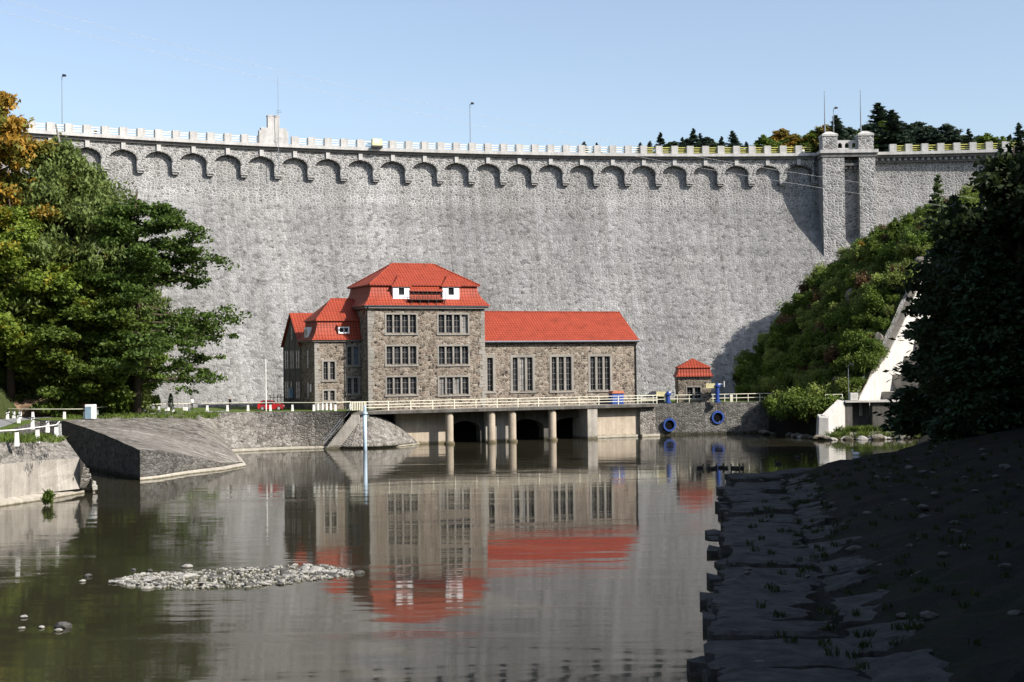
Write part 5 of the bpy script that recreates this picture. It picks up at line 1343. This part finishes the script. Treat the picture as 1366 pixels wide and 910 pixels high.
# ------------------------------------------------------------------ trees
def broadleaf(seed, H, R, base=.18, nl=34, leaves=24000, size=.3, flat=.6, rise=.45, clump=1.0, prof=None, bias=0.0, twist=.25, drop=0.0, mat='leaf_mid', bark='bark', trunk_r=None, up=.6):
    rs = np.random.RandomState(seed); prof = prof or (lambda t: math.sin(math.pi * min(1, .15 + .85 * t) ** .8) * .9 + .12)
    tr = trunk_r or H * .016; g = MB()
    tp = [Vector((0, 0, -.6))]
    for k in range(1, 9): tp.append(Vector((rs.randn() * .012 * H * k / 8, rs.randn() * .012 * H * k / 8, H * .96 * k / 8)))
    g.tube(tp, [tr * (1.25 - 1.15 * k / 8) + .02 for k in range(9)], 8)
    cc, wt = [], []
    def trunk_at(z):
        f = max(0, min(7.999, z / (H * .96) * 8)); i = int(f); return tp[i].lerp(tp[i + 1], f - i)
    for i in range(nl):
        t = (i + rs.rand()) / nl; z = H * (base + (.97 - base) * t); az = i * 2.39996 + rs.randn() * .35
        L = R * prof(t) * rs.uniform(.72, 1.12) * (1 + bias * math.cos(az))
        L = max(L, .12 * R); p0 = trunk_at(z * .93); ri = rise * (1 - .3 * t) + rs.randn() * .12
        pts = [p0]; d = Vector((math.cos(az), math.sin(az), ri)).normalized()
        ns = 6
        for k in range(ns):
            d = (d + Vector((rs.randn(), rs.randn(), rs.randn() * .6)) * twist * .35 + Vector((0, 0, -drop * k / ns))).normalized(); pts.append(pts[-1] + d * L / ns)
        r0 = tr * .42 * (1 - .6 * t); g.tube(pts, [r0 * (1 - .85 * k / ns) + .012 for k in range(ns + 1)], 5, cap=False)
        for k in range(2, ns + 1):
            cc.append(np.array(pts[k])); wt.append(.5 + .5 * k / ns)
            if L > 1.5:
                for _ in range(2):
                    sd = Vector((rs.randn(), rs.randn(), rs.randn() * .45)).normalized() * L * rs.uniform(.14, .34) * (1.1 - .4 * k / ns)
                    q = pts[k] + sd
                    cc.append(np.array(q)); wt.append(.8)
                    if rs.rand() < .6: g.tube([pts[k], pts[k].lerp(q, .5) + Vector((0, 0, .05 * L)), q], [r0 * .28, r0 * .18, .012], 4, cap=False)
    cc = np.array(cc); wt = np.array(wt); wt = wt / wt.sum()
    idx = rs.choice(len(cc), leaves, p=wt); csz = rs.uniform(.45, 1.15, len(cc)) * clump
    d = rs.randn(leaves, 3); d /= np.linalg.norm(d, axis=1)[:, None]; rad = rs.rand(leaves) ** .45
    off = d * (rad * csz[idx])[:, None]; off[:, 2] *= flat
    if drop > .25: off[:, 2] -= np.abs(rs.randn(leaves)) * csz[idx] * .7
    c = cc[idx] + off
    v, f = leaf_quads(c, size * rs.uniform(.6, 1.25, leaves), rs, up=up, aspect=1.5 if drop <= .25 else 2.6, axis=None if drop <= .25 else np.array([[0, 0, 1.0]]))
    me = np_mesh('crown', v, f); me.materials.append(M[mat])
    return g.mesh('trunk', bark, True), me
def conifer(seed, H, R, leaves=16000, size=.4, droop=.28, base=.08, mat='needle', pw=.85):
    rs = np.random.RandomState(seed); g = MB(); g.tube([(0, 0, -.6), (0, 0, H * .5), (0, 0, H)], [H * .014, H * .008, .02], 7)
    nb = int(H * 7); P, D, Wt = [], [], []
    for i in range(nb):
        t = (i + rs.rand()) / nb; z = H * (base + (1 - base) * t); az = rs.rand() * 6.283; L = R * (1 - t) ** pw * rs.uniform(.7, 1.15) + .12
        d0 = Vector((math.cos(az), math.sin(az), .12 - droop * (1 - t) + .35 * t)); pts = [Vector((0, 0, z))]
        for k in range(4): d1 = (d0 + Vector((0, 0, .1 * (k - 1.5)))).normalized(); pts.append(pts[-1] + d1 * L / 4)
        g.tube(pts, [.05 * (1 - t) + .015, .03, .02, .015, .008], 4, cap=False)
        for k in range(1, 5):
            P.append(pts[k]); D.append((pts[k] - pts[k - 1]).normalized()); Wt.append(L * (.55 + .45 * k / 4))
    P, D, Wt = np.array(P), np.array(D), np.array(Wt); Wt /= Wt.sum(); ix = rs.choice(len(P), leaves, p=Wt)
    ln = (Wt * len(P))[ix]; off = rs.randn(leaves, 3) * np.array([.33, .33, .12]) * (R * .24) * np.clip(ln, .3, 1.6)[:, None]
    off[:, 2] -= np.linalg.norm(off[:, :2], axis=1) * .35; c = P[ix] + off
    v, f = leaf_quads(c, size * rs.uniform(.5, 1.1, leaves), rs, up=1.2, aspect=2.2, axis=D[ix] + off * .8 / (np.linalg.norm(off, axis=1)[:, None] + .1))
    me = np_mesh('crown', v, f); me.materials.append(M[mat]); return g.mesh('trunk', 'bark', True), me
def shrub_mesh(seed, R, H, leaves=1300, size=.2, mat='leaf_shrub'):
    rs = np.random.RandomState(seed); g = MB(); k = 30; a = rs.rand(k) * 6.283; rr = R * np.sqrt(rs.rand(k)) * .8; cc = np.stack([rr * np.cos(a), rr * np.sin(a), H * rs.uniform(.3, .88, k) * (1 - .35 * rr / R)], 1)
    for q in cc[:9]: g.tube([(0, 0, -.3), (q[0] * .4, q[1] * .4, q[2] * .6), tuple(q)], [.06, .04, .012], 4, cap=False)
    ix = rs.randint(0, k, leaves); d = rs.randn(leaves, 3); d /= np.linalg.norm(d, axis=1)[:, None]; c = cc[ix] + d * (rs.rand(leaves) ** .6 * R * rs.uniform(.14, .42, k)[ix])[:, None] * np.array([1, 1, 1.25])
    c[:, 2] = np.maximum(c[:, 2], -.15)
    v, f = leaf_quads(c, size * rs.uniform(.6, 1.3, leaves), rs, up=.6); me = np_mesh('foliage', v, f); me.materials.append(M[mat]); return g.mesh('stem', 'bark', True), me
def put(kind, name, label, cat, loc, rz=0, s=1.0, group=None, parts=('trunk', 'crown')):
    t = thing(name, label, cat, loc, rz, group); t.scale = s if isinstance(s, tuple) else (s, s, s)
    link(parts[0], kind[0], t); link(parts[1], kind[1], t); return t
def ptree(kind, H0, name, label, px, top, d, group=None, zb=None, rz=0, wide=1.0):
    """tree whose top shows at (px, top) at depth d, standing on the ground there"""
    p = atd(px, top, d); z = zb if zb is not None else max(ZG, hill_left(p.x, p.y)) - .1
    s = (p.z - z) / H0; return put(kind, name, label, 'tree', (p.x, p.y, z), rz, (s * wide, s * wide, s), group)

OAK = broadleaf(1, 28, 12.5, .13, 54, 44000, .32, .38, .1, 1.5, lambda t: (1.02 - .74 * t) if t > .2 else .55 + 1.6 * t, .3, .3, .0, 'leaf_oak', up=1.2)
MAPLE = broadleaf(2, 22, 7.5, .03, 52, 52000, .36, .6, .25, 1.5, mat='leaf_mid', up=1.0)
BRIGHT = broadleaf(3, 24, 7.5, .16, 52, 48000, .36, .6, .3, 1.5, mat='leaf_bright', up=.9)
WILLOW = broadleaf(4, 30, 7.0, .12, 54, 72000, .19, 1.0, .5, 1.4, drop=.45, mat='leaf_willow', bark='bark_pale', up=.3)
ORANGE = broadleaf(5, 28, 7.5, .3, 40, 34000, .36, .55, .2, 1.4, mat='leaf_orange', up=.9)
DARK = broadleaf(6, 26, 8, .06, 52, 48000, .38, .6, .25, 1.6, mat='leaf_dark', up=.8)
SPRUCE = conifer(7, 28, 6.6, 44000, .5, .3, .04, 'needle')
FIR = conifer(8, 18, 3.6, 9000, .5, .2, .05, 'needle_blue', .8)
PINE = broadleaf(9, 18, 4.8, .3, 26, 9000, .5, .6, .2, 1.2, mat='needle_blue', up=.8)
AUT = broadleaf(10, 14, 4.8, .12, 26, 8000, .5, .7, .4, 1.1, mat='leaf_orange')
GRN = broadleaf(11, 14, 4.8, .12, 26, 8000, .5, .7, .4, 1.1, mat='leaf_mid')
LG = 'trees on the left hillside'
oak_p = atd(176, 240, 176)
ptree(OAK, 28, 'oak_tree', 'dark green spreading tree overhanging the bank in front of the dam', 180, 240, 182, LG, ZG - .1)
ptree(MAPLE, 22, 'leafy_tree', 'mid green rounded tree left of the dark spreading tree', 116, 335, 179, LG, ZG, 1.2, 1.15)
ptree(WILLOW, 30, 'willow_tree', 'tall olive green drooping tree reaching up to the dam parapet', 82, 150, 186, LG, None, .4, 1.3)
ptree(WILLOW, 30, 'willow_tree', 'lower olive green drooping tree right of the tall one', 124, 205, 192, LG, None, 2.4, 1.15)
ptree(BRIGHT, 24, 'leafy_tree', 'bright yellow green tree at the left edge of the picture', 12, 255, 178, LG, None, .3, 1.15)
ptree(BRIGHT, 24, 'leafy_tree', 'bright green lower tree between the rounded tree and the left edge', 64, 300, 182, LG, None, 2.1, 1.1)
ptree(ORANGE, 28, 'autumn_tree', 'orange autumn tree rising highest at the left edge', -12, 84, 184, LG, None, 1.0, .85)
ptree(MAPLE, 22, 'leafy_tree', 'green tree behind the dark spreading tree, close to the dam', 140, 300, 194, LG, ZG, 3.0, 1.0)
ptree(DARK, 26, 'leafy_tree', 'dark shaded tree deep in the left wood', 40, 235, 200, LG, None, 1.5, 1.0)
ptree(BRIGHT, 24, 'leafy_tree', 'yellow green tree mostly outside the left edge', -40, 240, 182, LG, None, 4.0, 1.1)
ptree(ORANGE, 28, 'autumn_tree', 'orange tree behind the left edge trees', -45, 150, 198, LG, None, 2.6, .9)
for i, (X, Y) in enumerate(((-68, 158), (-66, 140), (-72, 122), (-70, 104))):
    put((BRIGHT, MAPLE)[i % 2], 'leafy_tree', f'{ORD[i]} of the hillside trees outside the left edge, nearest the dam first', 'tree', (X, Y, max(ZG, hill_left(X, Y)) - .2), i, .9, 'left hillside trees outside the picture')
# undergrowth at the foot of the left trees
SHR = [shrub_mesh(20 + i, 1.6, 2.1, 3600, .135, m) for i, m in enumerate(('leaf_shrub', 'leaf_mid', 'leaf_shrub', 'leaf_mid'))]
RUST = shrub_mesh(30, 1.5, 1.7, 1100, .2, 'leaf_rust')
random.seed(31)
US = sorted([(random.choice([random.uniform(0, 30), random.uniform(100, 172), random.uniform(100, 172)]), random.uniform(181, 189), random.uniform(1.0, 1.9)) for _ in range(9)] + [(128, 183, 2.6), (150, 184, 3.0), (168, 184.5, 2.3), (108, 183, 2.4)])
for i, (px, d, s_) in enumerate(US):
    p = atd(px, 530, d); z = max(ZG, hill_left(p.x, p.y)) - .1
    put(SHR[i % 4], 'shrub', f'{ORD[i]} from left of the green shrubs below the left trees', 'shrub', (p.x, p.y, z), i, s_, 'undergrowth below the left trees', ('stem', 'foliage'))
# bushes on the right hillside
cnt = 0; done = []
for i in range(900):
    y = random.uniform(197, 229.5); xl = 36.5 + max(0, 214 - y) * .45; xr = min(47.2 + (y - 196.3) - .6, 74)
    if xr <= xl: continue
    best = None
    for _ in range(6):
        yy_ = random.uniform(197, 229.5); xl = 36.5 + max(0, 214 - yy_) * .45; xr = min(47.2 + (yy_ - 196.3) - .6, 74)
        if xr <= xl: continue
        x_ = random.uniform(xl, xr); dm = min([math.dist((x_, yy_), q) for q in done] or [9])
        if best is None or dm > best[0]: best = (dm, x_, yy_)
    if best is None: continue
    x, y = best[1:]; z = slope_right(x, y)
    if z < 4.9: continue
    off = math.hypot(x - DCX, y - DCY) - DR
    if off > dam_off(z + 1.5) - .8: continue
    done.append((x, y)); s = random.uniform(.55, 1.5) * (.9 if z > 24 else 1)
    k = SHR[i % 4] if random.random() > .1 else RUST
    rust = k is RUST
    put(k, 'hillside_shrub', 'rust brown shrub on the steep hillside beside the spillway' if rust else 'green shrub on the steep hillside between dam and spillway', 'shrub', (x, y, z - .15), i, (s * 1.1, s * 1.1, s * random.uniform(.9, 1.4)),
        'rust brown shrubs on the right hillside' if rust else 'green shrubs on the right hillside', ('stem', 'foliage')); cnt += 1
    if cnt >= 270: break
YT = sorted([(1062, 206, .22, 0), (1085, 214, .3, 0), (1100, 203, .25, 0), (1112, 218, .32, 0), (1128, 207, .24, 0), (1140, 215, .34, 0), (1152, 209, .2, 0), (1165, 219, .36, 0), (1180, 214, .28, 0), (1196, 220, .36, 0), (1215, 221, .3, 0), (1150, 223, .3, 1)])
for i, (px, y_, s_, k_) in enumerate(YT):
    x = ray(px, 400)[0] * y_; put((GRN, AUT)[k_], 'young_tree', f'{ORD[i]} from left of the young trees standing above the hillside shrubs', 'tree', (x, y_, slope_right(x, y_) - .2), i, (s_ * .8, s_ * .8, s_ * 1.1), 'young trees on the right hillside')
FIRS = conifer(40, 9, 1.7, 5000, .3, .15, .05, 'needle_light')
p = atd(1252, 305, 212); put(FIRS, 'young_fir', 'slim young fir on the skyline of the bushy hillside', 'tree', (p.x, p.y, slope_right(p.x, p.y) - .3), 0, 1.15)
for i, (px, y_, s) in enumerate(((1030, 211.5, 1.0), (1042, 205, 1.3), (1050, 208, 1.2), (1060, 200.5, 1.6), (1068, 205, 1.4), (1075, 197.5, 1.5), (1088, 201, 1.5), (1105, 197.5, 1.3))):
    x = ray(px, 540)[0] * y_; put(SHR[i % 4], 'bank_shrub', f'{ORD[i]} from left of the bushes over the water beside the spillway', 'shrub', (x, y_ - 1, 2.6 if i % 2 else 3.6), i, s * 1.2, 'bushes above the water by the spillway', ('stem', 'foliage'))
# steep earth under those bushes
g = MB(); rows = []
for px, yy in ((1022, 212), (1045, 209), (1065, 203.5), (1085, 197), (1108, 196)):
    x = ray(px, 560)[0] * yy; rows.append([(x, yy - 3, -2), (x, yy - 2, 1.6), (x + .3, yy - .2, 4.2), (x + 1, yy + 2.5, 4.9), (x + 4, yy + 12, 5.0)])
struct(g.grid(rows).build('shore_slope', 'bank_soil', smooth=True))

# skyline trees beyond the dam on the right
sky_trees = [(779, 189, FIR, 1), (796, 190.5, FIR, 1), (854, 190, FIR, 1), (867, 188, FIR, 1), (881, 176.7, FIR, 1), (893, 188, GRN, 1), (910, 183, FIR, 1), (925, 171.4, FIR, 1), (934, 178, FIR, 1), (943, 180, PINE, 1), (962.6, 182, FIR, 1), (977, 174.6, FIR, 1), (995.5, 189, FIR, 1),
             (1018, 178, GRN, 1), (1044, 169, AUT, 1), (1062, 176, AUT, 1), (1085, 171, GRN, 1), (1101, 163.6, AUT, 1), (1115, 154, FIR, 1), (1133, 166, PINE, 1), (1155, 162, PINE, 1), (1171.6, 137.6, FIR, 1.2), (1190, 147, FIR, 1.2), (1206, 160, PINE, 1), (1223, 158, PINE, 1), (1240, 164, PINE, 1),
             (1262, 161, PINE, 1.1), (1276, 172, FIR, 1), (1292, 172, FIR, 1), (1317, 175, GRN, 1), (1338, 180, GRN, 1), (1359, 164, FIR, 1), (1385, 165, PINE, 1), (1145, 172, GRN, 1), (1182, 165, PINE, 1), (1030, 184, GRN, 1), (1070, 186, PINE, 1), (1250, 172, PINE, 1), (1212, 172, PINE, 1), (1150, 168, PINE, 1), (1163, 160, PINE, 1), (1180, 158, GRN, 1), (1198, 160, PINE, 1), (1232, 166, PINE, 1), (1270, 170, PINE, 1), (1285, 178, GRN, 1), (1305, 178, PINE, 1), (900, 186, PINE, 1), (917, 182, PINE, 1), (950, 186, GRN, 1), (985, 188, PINE, 1), (1052, 180, GRN, 1), (1092, 176, AUT, 1), (1125, 172, GRN, 1)]
sky_trees.sort(key=lambda q: q[0])
kinds = {id(FIR): ('fir_tree', 'dark pointed fir'), id(PINE): ('pine_tree', 'rounded dark pine'), id(AUT): ('autumn_tree', 'yellow brown autumn tree'), id(GRN): ('leafy_tree', 'green leafy tree')}
seen = {}; random.seed(5)
for px, top, kd, wd in sky_trees:
    nm, desc = kinds[id(kd)]; i = seen[nm] = seen.get(nm, 0) + 1
    d = random.uniform(290, 318); p = atd(px, top, d); zb = hill_back(p.x, p.y) - .3; H0 = {id(FIR): 18, id(PINE): 18, id(AUT): 14, id(GRN): 14}[id(kd)]
    s = (p.z - zb) / H0; put(kd, nm, f'{desc} beyond the dam, {ORD[i - 1]} of its kind from the left', 'tree', (p.x, p.y, zb), px, (min(s, 1.3) * wd * (1.8 if kd is FIR else 1.3), min(s, 1.3) * wd * 1.4, s), 'trees on the skyline beyond the dam')

# dark trees on the right bank, and the wood behind them that shades the quay
RG = 'dark trees on the right bank'
def rtree(kd, H0, name, label, px, top, d, rz=0, wide=1.0):
    p = atd(px, top, d); z = bank_z(p.x, p.y) - .3; s = (p.z - z) / H0; put(kd, name, label, 'tree', (p.x, p.y, z), rz, (s * wide, s * wide, s), RG)
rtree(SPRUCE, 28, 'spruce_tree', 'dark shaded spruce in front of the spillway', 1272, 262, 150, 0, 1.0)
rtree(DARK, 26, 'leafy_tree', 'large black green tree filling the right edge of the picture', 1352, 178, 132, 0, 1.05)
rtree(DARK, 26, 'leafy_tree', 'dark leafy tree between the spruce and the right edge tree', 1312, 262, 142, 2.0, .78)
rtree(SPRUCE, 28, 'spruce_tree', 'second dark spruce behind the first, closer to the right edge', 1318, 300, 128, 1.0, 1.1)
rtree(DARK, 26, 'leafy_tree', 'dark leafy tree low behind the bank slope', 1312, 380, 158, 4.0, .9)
random.seed(77)
k = 0
for yy in range(-14, 150, 9):
    for xo in (-1, 0, 1):
        X = 40 + xo * 13 + random.uniform(-2, 2) + max(0, yy) * .12 if xo >= 0 else max(22, .36 * yy + 14)
        Y = yy + random.uniform(-3, 3)
        if xo < 0 and yy > 66: continue
        if X < .36 * Y + 5: continue
        z = bank_z(X, Y) - .3; kd = (DARK, SPRUCE)[k % 2]; H = random.uniform(1.2, 1.45) if xo >= 0 else random.uniform(.8, .95)
        put(kd, 'woodland_tree', 'tall tree of the right bank wood standing outside the picture', 'tree', (X, Y, z), k, H, 'right bank wood outside the picture'); k += 1

# ------------------------------------------------------------------ grasses
rs = np.random.RandomState(3)
def tufts(name, label, pts, h, n=26, mat='grass_blade', spread=.25):
    V, Fq = [], []
    for (x, y, z) in pts:
        a = rs.rand(n) * 6.283; r = spread * np.sqrt(rs.rand(n)); bx, by = x + r * np.cos(a), y + r * np.sin(a); hh = h * rs.uniform(.5, 1.15, n); lx, ly = rs.randn(n) * .35 * hh, rs.randn(n) * .35 * hh
        w_ = .035
        for i in range(n):
            c, s_ = math.cos(a[i] * 3), math.sin(a[i] * 3); k = len(V)
            V += [(bx[i] - c * w_, by[i] - s_ * w_, z - .05), (bx[i] + c * w_, by[i] + s_ * w_, z - .05), (bx[i] + lx[i] * .4 + c * w_ * .7, by[i] + ly[i] * .4 + s_ * w_ * .7, z + hh[i] * .6), (bx[i] + lx[i], by[i] + ly[i], z + hh[i])]
            Fq.append((k, k + 1, k + 2, k + 3))
    me = np_mesh(name, np.array(V), np.array(Fq)); me.materials.append(M[mat]); o = link(name, me); tag(o, label, 'grass', kind='stuff'); return o
pts = []
for i in range(330):
    y = 46 + 76 * rs.rand(); x = qx(y) + 1 + (6 * rs.rand() if i < 60 else 3 + 17 * rs.rand()); pts.append((x, y, .85 + max(0, x - qx(y) - 5.5) * .25))
tufts('quay_grass', 'scattered dark grass tufts among the quay slabs', pts, .26, 16, 'leaf_dark')
pts = [tuple(atz(rs.uniform(0, 82), 0 * 1 + rs.uniform(575, 590), ZG)) for _ in range(90)] + [tuple(atz(rs.uniform(84, 290), rs.uniform(550.5, 558), ZG)) for _ in range(160)]
pts = [p for p in pts if not (INL[0].x < p[0] < -36 and 128 < p[1] < 150)]
tufts('bank_grass', 'grass growing along the edge of the left bank', pts, .4, 22, spread=.5)
q = atz(64, 669, .3); t = thing('grass_tuft', 'bright green grass tuft growing on the pale ledge at left', 'grass', (q.x, q.y, .3)); v, f = leaf_quads(rs.randn(260, 3) * np.array([.16, .16, .16]) + np.array([0, 0, .3]), np.full(260, .22), rs, .2, 3.5, np.array([[0, 0, 1.0]])); me = np_mesh('blades', v, f); me.materials.append(M['grass_blade']); link('blades', me, t)
pts = [(fx(rs.uniform(1106, 1215)), fy + rs.uniform(-.2, 1.0), .9) for _ in range(60)] + [(fx(rs.uniform(1100, 1225)), fy - rs.uniform(.5, 2.2), .25) for _ in range(40)]
tufts('spillway_grass', 'green weeds growing along the spillway sill', pts, .9, 22, spread=.4)

# ------------------------------------------------------------------ overhead wires
def wire(label, pts, r=.012):
    P = [Vector(p) for p in pts]; t = thing('cable', label, 'cable', P[0], 0, 'overhead cables')
    g = MB(); g.tube([p - P[0] for p in P], r, 4, cap=False); g.build('strand', 'wire', t)
def cat_pts(px_pts, d0, d1):
    out = []
    xs = [p[0] for p in px_pts]
    co = np.polyfit(xs, [p[1] for p in px_pts], 2)
    for k in range(41):
        x = xs[0] + (xs[-1] - xs[0]) * k / 40; d = d0 + (d1 - d0) * k / 40; out.append(atd(x, float(np.polyval(co, x)), d))
    return out
wire('upper overhead cable crossing the sky down to the right hillside', cat_pts([(-60, -20), (232, 60), (397, 100), (680, 160), (838, 192), (1040, 229), (1094, 239), (1300, 262)], 120, 195))
wire('lower overhead cable crossing the sky and the dam face', cat_pts([(-60, 0), (170, 60), (356, 103), (680, 175), (900, 215), (1059, 250), (1094, 256), (1300, 275)], 120, 195))
